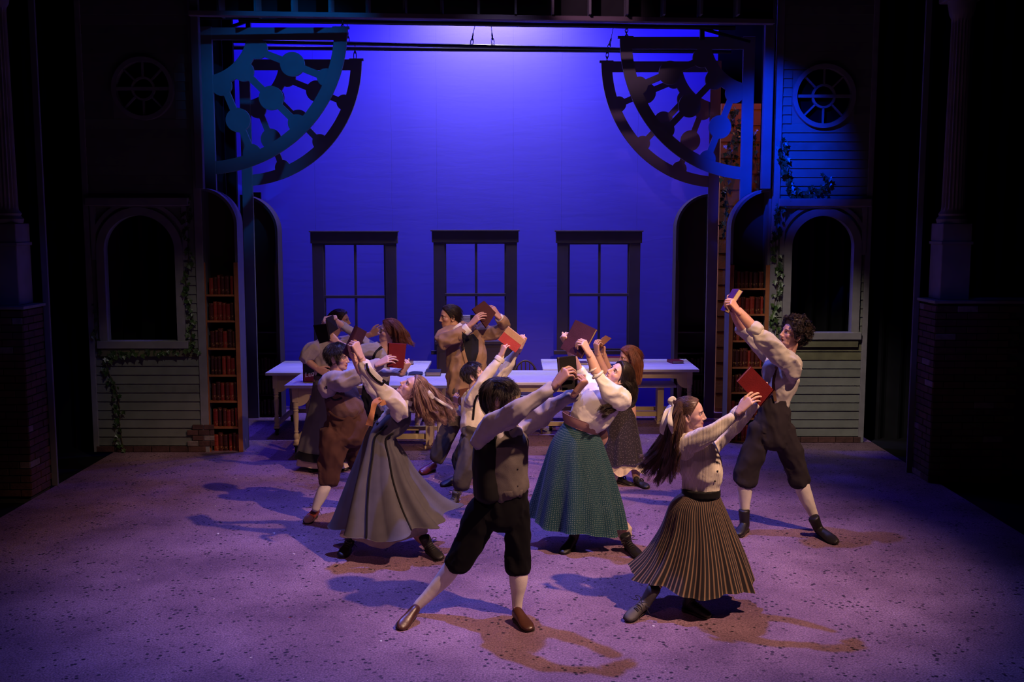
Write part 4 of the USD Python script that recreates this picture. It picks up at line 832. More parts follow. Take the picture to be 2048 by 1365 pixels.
    def flow(s, matn, guides, n, w, spread, seed, wave=.0, wl=2.5, clump=24, fan=1.0, name='hair_strands'):
        """long strands in clumps along guide curves"""
        rg = np.random.RandomState(seed); out = []; G = [catmull(g, 6) for g in guides]; k = 20
        for c in range(n // clump):
            a, b = G[rg.randint(len(G))], G[rg.randint(len(G))]; f = lambda A: np.stack([np.interp(np.linspace(0, 1, k), np.linspace(0, 1, len(A)), A[:, j]) for j in range(3)], 1); u = np.linspace(0, 1, k)[:, None]
            mix = rg.rand() * .45; P = f(a) * (1 - mix) + f(b) * mix; L = rg.uniform(.75, 1.06); P = P[0] + (P - P[0]) * (1 - u + u * L); off = rg.normal(0, 1, 3) * spread; ph = rg.rand() * 6.28; t = nrm(P[-1] - P[0]); s1 = nrm(np.cross(t, rg.normal(0, 1, 3))); s2 = np.cross(t, s1)
            P = P + off * (.35 + fan * u) + wave * u * (np.cos(u * wl * 6.28 + ph) * s1 + .7 * np.sin(u * wl * 6.28 + ph) * s2)
            for q in range(clump):
                o2 = rg.normal(0, 1, 3) * .0032; out.append(P + o2 * (1.4 - .7 * u) + rg.normal(0, 1, 3) * .006 * u ** 2)
        return s.strands(matn, np.array(out), w, w * .45, name)
    def front(s, px, py, r=5.0):
        """the cloth's nearest point to the lens under a pixel"""
        if getattr(s, '_fk', -1) != len(s.skin_of):
            v = np.vstack(s.skin_of); q = v - EYE; dep = q[:, 1] * cp - q[:, 2] * sp; s._px = np.stack([1024 + FP * q[:, 0] / dep, 682.5 - FP * (q[:, 1] * sp + q[:, 2] * cp) / dep], 1); s._dep = v[:, 1]; s._fk = len(s.skin_of)
            from scipy.spatial import cKDTree; s._tree = cKDTree(s._px)
        for rr in (r, r * 2, r * 4):
            i = s._tree.query_ball_point((px, py), rr)
            if len(i) > 2: return float(np.percentile(s._dep[i], 12))
        return s.Y
    def patch(s, name, matn, poly, off=.006, step=3.0, label=None):
        """flat cloth (lapel, collar, bib) laid on the garment; poly in pixels"""
        P = Polygon(poly); x0, y0, x1, y1 = P.bounds; st = max(step, (x1 - x0) / 14); B = [P.exterior.interpolate(d) for d in np.arange(0, P.length, st)]; pts = [(b.x, b.y) for b in B] + [(x, y) for x in np.arange(x0, x1, st) for y in np.arange(y0, y1, st) if P.buffer(-st * .4).contains(Point(x, y))]
        from scipy.spatial import Delaunay; A = np.array(pts); tri = [q for q in Delaunay(A).simplices if P.buffer(.4).contains(Point(*A[q].mean(0)))]; dep = np.array([s.front(*a) for a in A]); 
        for _ in range(2):
            d2 = dep.copy()
            for q in tri: d2[q] = .7 * d2[q] + .3 * dep[q].mean()
            dep = d2
        v = np.array([W(a[0], a[1], d - off) for a, d in zip(A, dep)]); b = v + V(0, .004, 0); N = len(v); f = np.array(tri); e = {}
        if np.cross(v[f[0, 1]] - v[f[0, 0]], v[f[0, 2]] - v[f[0, 0]])[1] > 0: f = f[:, ::-1]
        for t in f:
            for i in range(3): e[(t[i], t[(i + 1) % 3])] = 1
        rim = [x for (i, j) in e if (j, i) not in e for x in ((i, i + N, j + N), (i, j + N, j))]
        s.t.part(name, trimesh.Trimesh(np.vstack([v, b]), np.vstack([f, f[:, ::-1] + N, rim]), process=False), matn, 50, label=label); return s
    def band(s, name, matn, pts, hw, off=.006, label=None, hug=True, wav=0.0, dy=0.0):
        """a ribbon or strap of half width hw pixels; lies on the cloth when hug, else at the given depths"""
        C = catmull([(p[0], p[1], p[2] if len(p) > 2 else 0, p[3] if len(p) > 3 else hw) for p in pts], 5); t = np.gradient(C[:, :2], axis=0); t /= np.linalg.norm(t, axis=1, keepdims=True) + 1e-9; nn = np.stack([-t[:, 1], t[:, 0]], 1); u = np.linspace(0, 1, len(C)); R = []
        dd = np.array([s.front(*c[:2]) for c in C]) if hug else s.Y + dy + C[:, 2]
        if hug: dd = np.convolve(np.r_[dd[0], dd, dd[-1]], [.25, .5, .25], 'valid')
        for i, c in enumerate(C):
            w = wav * math.sin(u[i] * 9 + .6); a, b = W(*(c[:2] - nn[i] * c[3]), dd[i] - off - w), W(*(c[:2] + nn[i] * c[3]), dd[i] - off + w); m = (a + b) / 2 - V(0, .003, 0); R.append(np.array([a, m, b, b + V(0, .004, 0), m + V(0, .004, 0), a + V(0, .004, 0)]))
        s.t.part(name, loft(R), matn, 50, label=label); return s
    def hand(s, px, py, ang, facing, thumb, curl=(25, 40, 25), dy=0.0, dz=0.0, tilt=0.0, size=1.0, tin=.5, spread=5):
        """wrist pixel, pointing angle in the picture (degrees), facing +1: the back of the hand shows; dz: pointing away (+) from the audience"""
        a = math.radians(ang); d = V(math.cos(a), dz, math.sin(a)); b = V(math.sin(a) * tilt, -facing, -math.cos(a) * tilt)
        s.body.append(hand(W(px, py, s.Y + dy), d, b, thumb, curl, s.k * size, spread, tin)); return s
    def wear(s, name, matn, tubes, length=.016, it=7, wr=.006, ws=13.0, seed=0, dr=.85, label=None, under=True, k=.60, add=()):
        """a garment from tubes of pixel sections; its thinner core joins the body"""
        T = []
        for q in tubes:
            kw = {}
            if isinstance(q, tuple) and isinstance(q[1], dict): q, kw = q
            kw = dict(kw); d = kw.pop('dr', dr); fl = kw.pop('flesh', under); T.append(tube(q, s.Y, d, **kw))
            if fl: z = thin(q, k); z[-1] = (z[-1][0], z[-1][1], z[-1][2] * .8) + tuple(z[-1][3:]); s.body.append(tube(z, s.Y, d))
        m = soften(T + list(add), length, it, wr, ws, seed); s.skin_of.append(np.asarray(m.vertices)); s.t.part(name, m, matn, True, label=label); return s
    def piece(s, name, matn, tubes, dr=.5, wr=0.0, label=None, **kw):
        for q in tubes: s.t.part(name, soften([tube(q, s.Y, dr, **kw)], .02, 3, wr), matn, True, label=label)
        return s
    def dots(s, name, matn, pts, r=.007):
        for p in pts:
            b = trimesh.creation.icosphere(subdivisions=2, radius=r); b.vertices *= [1, .5, 1]; b.apply_translation(W(p[0], p[1], s.front(p[0], p[1], 3) - .004)); s.t.part(name, b, matn, True)
        return s
    def foot(s, heel, toe, ank, matn, boot=0.0, leg=None, laces=False, strap=False, name='shoe', size=1.0, sole='sole', width=1.0, toe_mat=None):
        """heel, toe: (x, y, height) in pixels with height of the sole above the deck; ank: (x, y, dy)"""
        h, t = Fl(heel[0], heel[1], .022 + heel[2]), Fl(toe[0], toe[1], .012 + toe[2]); a = W(ank[0], ank[1], (h[1] * .75 + t[1] * .25) + (ank[2] if len(ank) > 2 else 0))
        L = np.linalg.norm(t - h); k = s.k * size * .27
        if L > 1.25 * k or L < .8 * k: t = h + (t - h) / L * np.clip(L, .8 * k, 1.25 * k)
        lg = W(leg[0], leg[1], a[1] + (leg[2] if len(leg) > 2 else 0)) if leg is not None else None
        u, so = shoe(h, t, a, s.k * size, boot, lg, strap, width); p = s.t.part(name, u, matn, True); s.t.part('sole', so, sole, under=p)
        x = nrm(t - h); up = a - (h + t) / 2; up = nrm(up - x * up.dot(x)); y = np.cross(up, x); q = s.k * size
        if laces:
            for i in range(4):
                c = h + (t - h) * (.40 + .06 * i) + up * (.088 - .010 * i) * q; s.t.part('lace', rod([c - y * .02 * q, c + up * .004, c + y * .02 * q], .0025, 5), 'lace_dark', under=p)
            c = h + (t - h) * .38 + up * .096 * q
            for e in (-1, 1): s.t.part('lace', rod(catmull([c, c + y * .03 * e + up * .03, c + y * .06 * e + up * .01, c + y * .03 * e - up * .0, c + y * .075 * e - up * .03], 4), .0022, 5), 'lace_dark', under=p)
        if strap:
            c = h + (t - h) * .42; an = np.linspace(0, PI, 12); s.t.part('strap', rod([c + y * .040 * q * math.cos(z) + up * (.03 + .045 * math.sin(z)) * q for z in an], .006, 6), matn, True, under=p)
        if toe_mat:
            b = soften([loft([h + (t - h) * v + np.outer(np.cos(an) * w * q * 1.04, y) + np.outer((z1 / 2 + np.sin(an) * z1 / 2 * 1.06) * q, up) for v, w, z1 in ((.62, .042, .05), (.84, .041, .039), (.95, .030, .031), (1.01, .012, .022))]) for an in [np.linspace(0, 2 * PI, 17)[:-1]]], .02, 2, 0); s.t.part('toe_cap', b, toe_mat, True, under=p)
        s.body.append(loft([h + (t - h) * v + up * .022 * q + np.outer(np.cos(an) * .018 * q, y) + np.outer(np.sin(an) * .012 * q, up) for v in (.10, .4, .70) for an in [np.linspace(0, 2 * PI, 11)[:-1]]]))
        s.body.append(trimesh.Trimesh(*meshkit.arrays(m3.Manifold.hull_points(np.vstack([a + e * V(.017, .017, .017) * q for e in np.array([[i, j, l] for i in (-1, 1) for j in (-1, 1) for l in (-1, 1)])] + [h + (t - h) * .2 + up * .03 * q + e * V(.014, .014, .014) * q for e in np.array([[i, j, l] for i in (-1, 1) for j in (-1, 1) for l in (-1, 1)])])))[:2], process=False))
        return s
    def done(s):
        m = unite(s.body); ps = m.decompose(); ps.sort(key=lambda q: -q.num_vert()); s.loose = len(ps)
        v, f, nn = meshkit.arrays(m, 42); v = np.asarray(v)
        col = np.ones((len(v), 3))
        from scipy.spatial import cKDTree
        d, i = cKDTree(s.headv).query(v); near = d < .004; col[near] = s.tc[i[near]]
        p = s.t.path + '/body'; mm = usdkit.mesh(stage, p, trimesh.Trimesh(v - s.t.loc, f, process=False), M[s.skin], True)
        UsdGeom.PrimvarsAPI(mm).CreatePrimvar('tint', Sdf.ValueTypeNames.Color3fArray, 'vertex').Set([Gf.Vec3f(*map(float, c)) for c in col])
        if s.loose > 1: print('LOOSE', s.t.path, [q.num_vert() for q in ps][:6])
        return s
def skin(name, c):
    mat(name, {'a': ('attribute', {'attribute': 'tint'}), 'tc': ('texture_coordinate', {}), 'n': ('noise_texture', {'scale': 30.0, 'detail': 3.0}), 'r': ('rgb_ramp', {'ramp': [(.3, tuple(x * .93 for x in c)), (.7, tuple(x * 1.05 for x in c))]}), 'mx': ('mix_color', {'blend_type': 'multiply', 'fac': 1.0}),
        'p': ('principled_bsdf', {'roughness': .48, 'subsurface_weight': .12, 'subsurface_radius': (1, .35, .2), 'subsurface_scale': .008})},
        [('tc.object', 'n.vector'), ('n.fac', 'r.fac'), ('r.color', 'mx.a'), ('a.color', 'mx.b'), ('mx.result', 'p.base_color')])
skin('skin', (.60, .34, .265)); skin('skin_pale', (.70, .43, .36)); skin('skin_ruddy', (.58, .32, .24))
def cloth(name, col, rough=.85, weave=420.0, bump=.10, var=.12, sheen=.15):
    mat(name, {'tc': ('texture_coordinate', {}), 'n': ('noise_texture', {'scale': 9.0, 'detail': 4.0}), 'r': ('rgb_ramp', {'ramp': [(.3, tuple(c * (1 - var) for c in col)), (.7, tuple(c * (1 + var) for c in col))]}), 'n2': ('noise_texture', {'scale': weave, 'detail': 1.0}), 'b': ('bump', {'strength': bump, 'distance': .003}),
        'p': ('principled_bsdf', {'roughness': rough, 'sheen_weight': sheen * .15, 'specular_ior_level': .1})}, [('tc.object', 'n.vector'), ('tc.object', 'n2.vector'), ('n.fac', 'r.fac'), ('r.color', 'p.base_color'), ('n2.fac', 'b.height'), ('b.normal', 'p.normal')])
def hairmat(name, a, b):
    mat(name, {'tc': ('texture_coordinate', {}), 'n': ('noise_texture', {'scale': 14.0, 'detail': 3.0}), 'r': ('rgb_ramp', {'ramp': [(.32, a), (.68, b)]}), 'p': ('principled_bsdf', {'roughness': .42, 'specular_ior_level': .45})}, [('tc.object', 'n.vector'), ('n.fac', 'r.fac'), ('r.color', 'p.base_color')])
paint('eye_white', (.75, .72, .70), .25, .03); paint('iris_dark', (.03, .02, .015), .15, .1); paint('lace_dark', (.02, .018, .018), .7); paint('sole', (.03, .02, .016), .7)
hairmat('hair_dark', (.012, .008, .007), (.035, .02, .014)); hairmat('hair_brown', (.055, .028, .02), (.17, .09, .062)); hairmat('hair_auburn', (.10, .03, .014), (.22, .075, .035)); hairmat('hair_light', (.17, .085, .065), (.42, .25, .19))

# ================================================================ the cast
cloth('shirt_grey', (.46, .42, .45)); cloth('shirt_cream', (.70, .64, .56)); cloth('shirt_ivory', (.74, .68, .60)); cloth('shirt_white', (.80, .77, .74)); cloth('shirt_oat', (.55, .51, .46)); cloth('shirt_mauve', (.42, .36, .40)); cloth('shirt_check', (.34, .31, .32)); cloth('shirt_blue', (.36, .38, .50)); cloth('shirt_pearl', (.52, .47, .47))
cloth('vest_grey', (.15, .13, .12), .9, 400, .4, .2); cloth('vest_black', (.012, .011, .012), .55); cloth('vest_brown', (.15, .085, .08), .9, 400, .4, .2); cloth('vest_navy', (.018, .018, .03))
cloth('knickers_black', (.006, .0055, .007)); cloth('knickers_dark', (.030, .024, .030)); cloth('knickers_brown', (.09, .042, .036)); cloth('knickers_grey', (.075, .065, .07)); cloth('trousers_dark', (.075, .06, .052)); cloth('knickers_navy', (.018, .018, .028))
cloth('jacket_tan', (.36, .225, .15), .9, 300, .4, .15); cloth('pinafore_grey', (.105, .098, .112), .7); cloth('skirt_grey', (.14, .13, .125), .8); cloth('sash_mauve', (.30, .165, .17), .6); cloth('band_black', (.012, .011, .012), .6)
cloth('sock_cream', (.72, .66, .60), .9, 300, .3); cloth('lace', (.68, .56, .46), .9, 120, .6); cloth('scarf_orange', (.45, .20, .10), .7, 60, .3, .35); cloth('ribbon_white', (.80, .78, .74), .45); cloth('ribbon_satin', (.62, .58, .50), .35)
paint('leather_black', (.012, .010, .010), .5, .2, 8, .1); paint('leather_brown', (.075, .028, .018), .35, .25, 8, .1); paint('leather_red', (.20, .035, .018), .3, .25, 8, .1); paint('leather_tan', (.42, .25, .19), .4, .2, 8, .1); paint('boot_grey', (.06, .052, .05), .6, .3, 8, .1); paint('button_dark', (.02, .018, .016), .3); paint('spectacle_wire', (.10, .07, .05), .3, metal=.8)
cloth('suspender', (.11, .055, .035), .7)
def uvcloth(name, nodes, links): mat(name, {'u': ('texture_coordinate', {}), 'p': ('principled_bsdf', {'roughness': .75, 'sheen_weight': .1, 'specular_ior_level': .3}), **nodes}, links)
# knife pleats: black with tan stripes fanning from the waist
uvcloth('pleat_stripe', {'sx': ('separate_xyz', {}), 'm': ('math', {'math_type': 'multiply', 'value2': 78.0}), 'f': ('math', {'math_type': 'fraction'}), 'r': ('rgb_ramp', {'ramp': [(.0, (.014, .010, .012)), (.60, (.014, .010, .012)), (.74, (.25, .155, .095)), (.90, (.25, .155, .095)), (1.0, (.014, .010, .012))]})},
    [('u.UV', 'sx.vector'), ('sx.x', 'm.value1'), ('m.value', 'f.value1'), ('f.value', 'r.fac'), ('r.color', 'p.base_color')])
def sprig(name, base, dot, su, sv, size, rnd=.25):
    """small sprigs printed in offset rows"""
    uvcloth(name, {'mp': ('mapping', {'scale': (su, sv, 1)}), 'v': ('voronoi_texture', {'scale': 1.0, 'randomness': rnd, 'dimensions': '2D'}), 'r': ('rgb_ramp', {'ramp': [(.0, dot), (size, dot), (size + .08, base)]})}, [('u.UV', 'mp.vector'), ('mp.vector', 'v.vector'), ('v.distance', 'r.fac'), ('r.color', 'p.base_color')])
sprig('teal_print', (.008, .050, .066), (.13, .20, .18), 150, 72, .20); sprig('floral_print', (.020, .014, .020), (.13, .10, .12), 62, 34, .10, .9)
mat('pin_stripe', {'tc': ('texture_coordinate', {}), 'w': ('wave_texture', {'scale': 44.0, 'distortion': .3}), 'r': ('rgb_ramp', {'ramp': [(.0, (.50, .42, .30)), (.3, (.76, .69, .58)), (1, (.80, .74, .64))]}), 'b': ('bump', {'strength': .3, 'distance': .004}), 'p': ('principled_bsdf', {'roughness': .8, 'sheen_weight': .1})}, [('tc.object', 'w.vector'), ('w.fac', 'r.fac'), ('r.color', 'p.base_color'), ('w.fac', 'b.height'), ('b.normal', 'p.normal')])

# ---- front man with the black book, back half to us
p = Person('person in grey vest and black knee breeches stretching out a black book', 6.5, (985, 1240))
p.head((1001, 797), (.95, -.22, .05), (.18, 1, 0), dy=-.02, ears=(1,))
p.flesh([(1003, 862, 20, -.02), (1001, 838, 17, -.02), (999, 812, 17, -.02)])
g = lambda *a: [W(x, y, 6.5 - .02 + d) for x, y, d in a]
p.cap('hair_dark', style='short', thick=.017, rough=.005, nape=-.10, front=.010); p.comb('hair_dark', 2400, .06, (0, -.15, -.2), .002, 1, .0020, .10, fringe=.1)
p.flow('hair_dark', [g((985, 763, -.08), (1006, 764, -.10), (1020, 772, -.10), (1024, 785, -.09)), g((992, 760, -.05), (1016, 764, -.06), (1029, 776, -.05), (1030, 790, -.04)), g((990, 761, .03), (1016, 766, .05), (1030, 780, .05), (1031, 792, .04))], 360, .0016, .004, 11, .003)
p.flow('hair_dark', [g((982, 768, -.08), (967, 786, -.10), (966, 810, -.10), (976, 832, -.07)), g((975, 768, 0), (961, 788, 0), (962, 814, 0), (974, 834, 0)), g((986, 766, -.09), (980, 785, -.12), (980, 806, -.12), (986, 822, -.09))], 700, .0018, .004, 12, .002)
p.wear('shirt', 'shirt_grey', [[(1003, 846, 26), (1003, 866, 44), (1001, 905, 44), (1003, 945, 43), (1003, 985, 44)],
    [(962, 900, 16, -.12), (965, 874, 23, -.15), (990, 847, 24, -.22), (1020, 832, 21, -.28), (1050, 815, 19, -.32), (1082, 794, 17, -.32), (1104, 775, 15, -.31), (1114, 767, 13, -.30)],
    [(1030, 872, 22, .06), (1062, 848, 21, .04), (1095, 824, 18, .0), (1128, 801, 15, -.1), (1147, 790, 13, -.16)]], seed=1, wr=.009)
p.wear('vest', 'vest_grey', [[(1008, 860, 34), (1008, 878, 48), (1006, 908, 52), (1006, 945, 51), (1008, 975, 51), (1012, 996, 42), (1022, 1005, 20)]], seed=2, wr=.003, under=False, dr=.98)
p.wear('vest_back', 'vest_black', [[(980, 870, 24, -.03), (973, 905, 28, -.04), (973, 945, 27, -.04), (977, 985, 30, -.03)]], seed=3, wr=.003, under=False, dr=1.72, label='black satin back of the vest')
p.patch('vest_point', 'vest_grey', [(1008, 985), (1046, 980), (1044, 996), (1029, 1008), (1014, 996)], .008)
p.wear('knickers', 'knickers_black', [[(1003, 975, 52), (1001, 1010, 54), (998, 1035, 50)], [(975, 1010, 35, -.02), (955, 1055, 33, -.03), (932, 1098, 28, -.04), (915, 1130, 26, -.02)], [(1028, 1010, 31), (1034, 1060, 27), (1037, 1108, 25), (1037, 1138, 24)]], seed=4, wr=.006)
p.wear('sock', 'sock_cream', [[(917, 1114, 18), (892, 1152, 17.5), (860, 1188, 13), (836, 1212, 10), (830, 1222, 9)]], seed=5, wr=.001, dr=.95); p.wear('sock', 'sock_cream', [[(1037, 1124, 18), (1037, 1160, 18.5), (1035, 1192, 13), (1034, 1222, 10)]], seed=6, wr=.001, dr=.95)
p.foot((828, 1226, .02), (805, 1253, 0), (831, 1219), 'leather_brown', width=.95); p.foot((1032, 1236, 0), (1052, 1255, 0), (1034, 1222), 'leather_brown')
p.hand(1114, 766, 50, .9, 1, (50, 38, 20), dy=-.33, tilt=-1.0); p.hand(1152, 785, 52, .6, -1, (82, 42, 22), dy=-.25, tilt=1.0)
p.dots('button', 'button_dark', [(1035, 905 + k * 17) for k in range(6)], .006); p.done()
book('closed black book held out by the grey-vested man at the front', [(1119, 716), (1151, 712), (1156, 778), (1125, 782)], 6.20, (0, .05, .05, 0), .035, 'book_black', spine_edge=1)

# ---- kneeling-low girl with the red book at front right
p = Person('person with white hair ribbon, cream blouse and black striped skirt holding up a red book', 6.62, (1375, 1225), 'skin_pale', .95)
p.head((1380, 829), (.97, .06, .22), (-.03, 1, 0), female=True, brow='hair_brown', dy=-.02)
p.flesh([(1384, 884, 18, -.02), (1380, 862, 14, -.02), (1376, 840, 14, -.02)])
g = lambda *a: [W(x, y, 6.60 + d) for x, y, d in a]
p.cap('hair_brown', style='long', thick=.010, rough=.003, nape=-.075, front=-.012); p.comb('hair_brown', 2200, .12, (0, -.9, -.1), .003, 2, .0016, .08, crown=(0, .10, .06))
p.flow('hair_brown', [g((1360, 805, -.05), (1346, 835, -.08), (1344, 885, -.08), (1332, 940, -.05), (1322, 962, 0)), g((1356, 812, 0), (1338, 855, .02), (1312, 902, .04), (1285, 938, .06)), g((1352, 816, .04), (1328, 868, .08), (1300, 915, .1), (1276, 934, .1)), g((1362, 825, -.10), (1352, 868, -.13), (1350, 915, -.13), (1344, 962, -.10)), g((1352, 822, .02), (1332, 880, .03), (1318, 930, .03), (1306, 955, .04)), g((1366, 838, -.11), (1360, 872, -.14), (1355, 910, -.14), (1352, 945, -.12))], 4200, .0017, .013, 12, .010, 1.6)
p.band('hair_bow', 'ribbon_white', [(1352, 800, -.13, 2), (1346, 797, -.14, 4), (1340, 803, -.15, 5), (1345, 811, -.14, 2)], 4, 0, hug=False, wav=.004, label='white satin ribbon bow in the hair')
p.band('hair_bow', 'ribbon_white', [(1345, 808, -.13, 3), (1335, 822, -.14, 5), (1329, 842, -.15, 6), (1324, 862, -.14, 5), (1327, 870, -.14, 1)], 5, 0, hug=False, wav=.012); p.band('hair_bow', 'ribbon_white', [(1346, 810, -.14, 2), (1340, 830, -.16, 4), (1341, 850, -.17, 5), (1345, 868, -.16, 1.5)], 4, 0, hug=False, wav=.010)
p.wear('blouse', 'pin_stripe', [[(1384, 870, 18), (1391, 886, 35), (1400, 912, 42), (1404, 940, 42), (1402, 966, 36), (1402, 986, 35)],
    [(1366, 905, 18, -.13), (1374, 890, 21, -.16), (1400, 878, 20, -.2), (1428, 864, 18, -.22), (1455, 843, 15, -.21), (1479, 823, 12, -.2)],
    [(1418, 895, 18, .1), (1450, 866, 17, .1), (1482, 838, 15, .05), (1512, 808, 12, -.02)]], seed=11, wr=.008, dr=.82)
p.band('collar', 'ribbon_white', [(1366, 868, -.06, 3), (1374, 876, -.10, 5), (1386, 878, -.12, 5), (1396, 872, -.09, 3)], 5, 0, hug=False)
p.piece('cuff', 'pin_stripe', [[(1470, 832, 14, -.205), (1481, 821, 13, -.2)]], dr=.9); p.piece('belt', 'band_black', [[(1402, 977, 39), (1402, 993, 39)]], dr=.86, r0=False, r1=False)
p.dots('button', 'button_dark', [(1434, 925), (1435, 943), (1430, 963)], .006)
m, uv, R = skirt([(1366, 985, 1437, 985), (1341, 1010, 1446, 1008), (1322, 1062, 1467, 1058), (1294, 1112, 1489, 1112), (1264, 1146, 1507, 1164)], 6.62, .72, 13, .075, 21, 300, .02, droop=.03)
p.t.part('skirt', m, 'pleat_stripe', True, uv)
p.flesh([(1394, 985, 22, .02), (1374, 1060, 17, .0), (1332, 1140, 13, -.06), (1302, 1186, 10.5, -.08), (1288, 1204, 9, -.1)]); p.flesh([(1408, 985, 22, .02), (1400, 1080, 18, .03), (1385, 1150, 14, .08), (1380, 1200, 10, .08)])
p.foot((1288, 1216, .02), (1253, 1242, 0), (1293, 1203), 'boot_grey', .06, (1305, 1180), laces=True, name='boot', toe_mat=None); p.foot((1368, 1216, .0), (1408, 1232, 0), (1378, 1203), 'leather_black', .06, (1384, 1180), laces=True, name='boot')
p.hand(1481, 820, 50, .9, 1, (26, 22, 14), dy=-.24, tilt=-1.0); p.hand(1526, 800, 62, .6, -1, (80, 45, 22), dy=-.14, tilt=1.0); p.done()
book('plain red book held up by the person with the hair ribbon', [(1503, 734), (1548, 781), (1521, 814), (1475, 764)], 6.42, (0, 0, 0, 0), .03, 'book_red', spine_edge=1)

# ---- long-haired girl in the grey pinafore
p = Person('person in long grey pinafore leaning back, loose hair flying, dark purple book aloft', 7.78, (790, 1115), 'skin_pale', .96)
p.head((825, 779), (-.62, .74, .26), (.78, .62, 0), female=True, brow='hair_brown', dy=-.05)
p.flesh([(800, 822, 20, -.03), (808, 806, 13, -.04), (820, 788, 13, -.05)])
g = lambda *a: [W(x, y, 7.74 + d) for x, y, d in a]
p.cap('hair_light', style='long', thick=.014, rough=.004, nape=-.07, front=-.004); p.comb('hair_light', 2400, .12, (0, -.7, -.3), .004, 3, .0017, .14, crown=(0, .09, .08))
p.flow('hair_light', [g((840, 755, -.02), (862, 778, -.03), (882, 806, -.03), (906, 832, 0)), g((846, 765, .03), (872, 786, .04), (895, 812, .05), (914, 830, .06)), g((832, 772, -.09), (842, 808, -.12), (856, 832, -.10), (874, 844, -.07)), g((840, 765, -.07), (858, 798, -.09), (876, 826, -.07), (895, 840, -.03)), g((829, 784, -.10), (833, 812, -.12), (840, 834, -.12), (848, 846, -.10)), g((834, 782, -.02), (845, 812, -.02), (862, 836, 0), (882, 842, .02)), g((843, 760, .0), (868, 784, .0), (888, 815, .0), (899, 836, .02))], 4200, .0018, .015, 13, .016, 1.8)
p.band('hair_ribbon', 'ribbon_white', [(857, 782, -.12, 2), (861, 789, -.13, 4), (866, 796, -.12, 3), (861, 794, -.13, 2)], 3, 0, hug=False); p.band('hair_ribbon', 'ribbon_white', [(864, 793, -.10, 2), (884, 806, -.10, 2.6), (905, 819, -.08, 2.2)], 2.4, 0, hug=False, wav=.004)
p.wear('blouse', 'shirt_ivory', [[(808, 805, 16), (800, 816, 24), (788, 834, 22), (772, 854, 19)],
    [(800, 832, 17, -.10), (797, 814, 20, -.14), (775, 792, 17, -.17), (754, 769, 15, -.2), (738, 746, 14, -.2), (726, 727, 11, -.2)], [(778, 815, 15, .1), (757, 795, 12, .08), (738, 768, 11, 0), (721, 742, 9, -.08)]], seed=21, wr=.008)
p.band('collar', 'ribbon_white', [(806, 802, -.07, 3), (814, 806, -.12, 5), (824, 809, -.10, 5)], 5, 0, hug=False)
p.flesh([(728, 730, 9, -.2), (722, 716, 7.5, -.2), (719, 708, 7, -.2)]); p.flesh([(722, 744, 8, -.08), (714, 728, 7, -.1), (709, 716, 6.5, -.12)])
p.patch('cuff_plaque', 'ribbon_white', [(737, 729), (746, 738), (766, 758), (763, 764), (754, 760), (740, 746)], .008); p.band('cuff_braid', 'band_black', [(733, 727), (735, 739), (741, 749), (755, 763), (765, 768), (769, 761)], 2.2, .009)
p.dots('cuff_stud', 'button_dark', [(745, 741), (751, 749), (757, 757)], .006)
m, uv, R = skirt([(795, 806, 822, 826), (776, 820, 820, 850), (755, 840, 806, 866), (736, 858, 790, 878), (722, 893, 806, 910), (704, 938, 828, 952), (686, 988, 862, 996), (672, 1030, 893, 1022), (666, 1044, 902, 1026)], 7.78, .80, 8, .17, 22, 240, .02, pw=.75, droop=.06)
p.t.part('pinafore', m, 'pinafore_grey', True)
for j, th in enumerate((1.95, 1.1)):
    k = len(R); q = [R[i][int(th / (2 * PI) * 240)] + V(0, -.012, 0) for i in range(int(k * (.22 + .05 * j)), k - 1)]; p.t.part('piping', rod(np.array(q), .0075, 6), 'band_black', True)
s0 = np.asarray(m.vertices); p.skin_of.append(s0); p.dots('button', 'button_dark', [(766, 824), (761, 834), (755, 848)], .010)
p.band('neck_scarf', 'scarf_orange', [(762, 798, -.26, 5), (750, 806, -.29, 6), (746, 820, -.30, 5), (742, 836, -.31, 6), (738, 852, -.30, 7)], 6, 0, hug=False, wav=.012); p.band('neck_scarf', 'scarf_orange', [(756, 800, -.27, 4), (764, 806, -.25, 6), (774, 804, -.20, 4)], 5, 0, hug=False, wav=.008)
m, uv, R = skirt([(722, 950, 810, 955), (704, 1000, 838, 1000), (684, 1055, 858, 1046)], 7.78, .62, 10, .07, 23, 200, .02, droop=.10); p.t.part('petticoat', m, 'lace', True)
p.flesh([(758, 868, 18, .02), (738, 960, 15, .0), (714, 1035, 12, -.02), (702, 1070, 9, -.02), (699, 1084, 9, -.02)]); p.flesh([(768, 868, 18, .02), (798, 985, 15), (832, 1062, 12), (854, 1090, 8)])
p.foot((697, 1096, 0), (682, 1115, 0), (700, 1080), 'leather_black', .07, (703, 1055), laces=True, name='boot'); p.foot((854, 1098, .02), (884, 1121, 0), (856, 1090), 'leather_black', .05, (846, 1074), laces=True, name='boot')
p.hand(719, 709, 112, .8, -1, (62, 60, 30), dy=-.22, tilt=1.0); p.hand(708, 716, 122, -.3, -1, (55, 60, 25), dy=-.12, tilt=-1.0); p.done()
book('dark purple book gripped aloft by the person in the grey pinafore', [(717, 655), (734, 664), (707, 722), (692, 711)], 7.60, (0, .10, .10, 0), .038, 'book_purple', spine_edge=3)

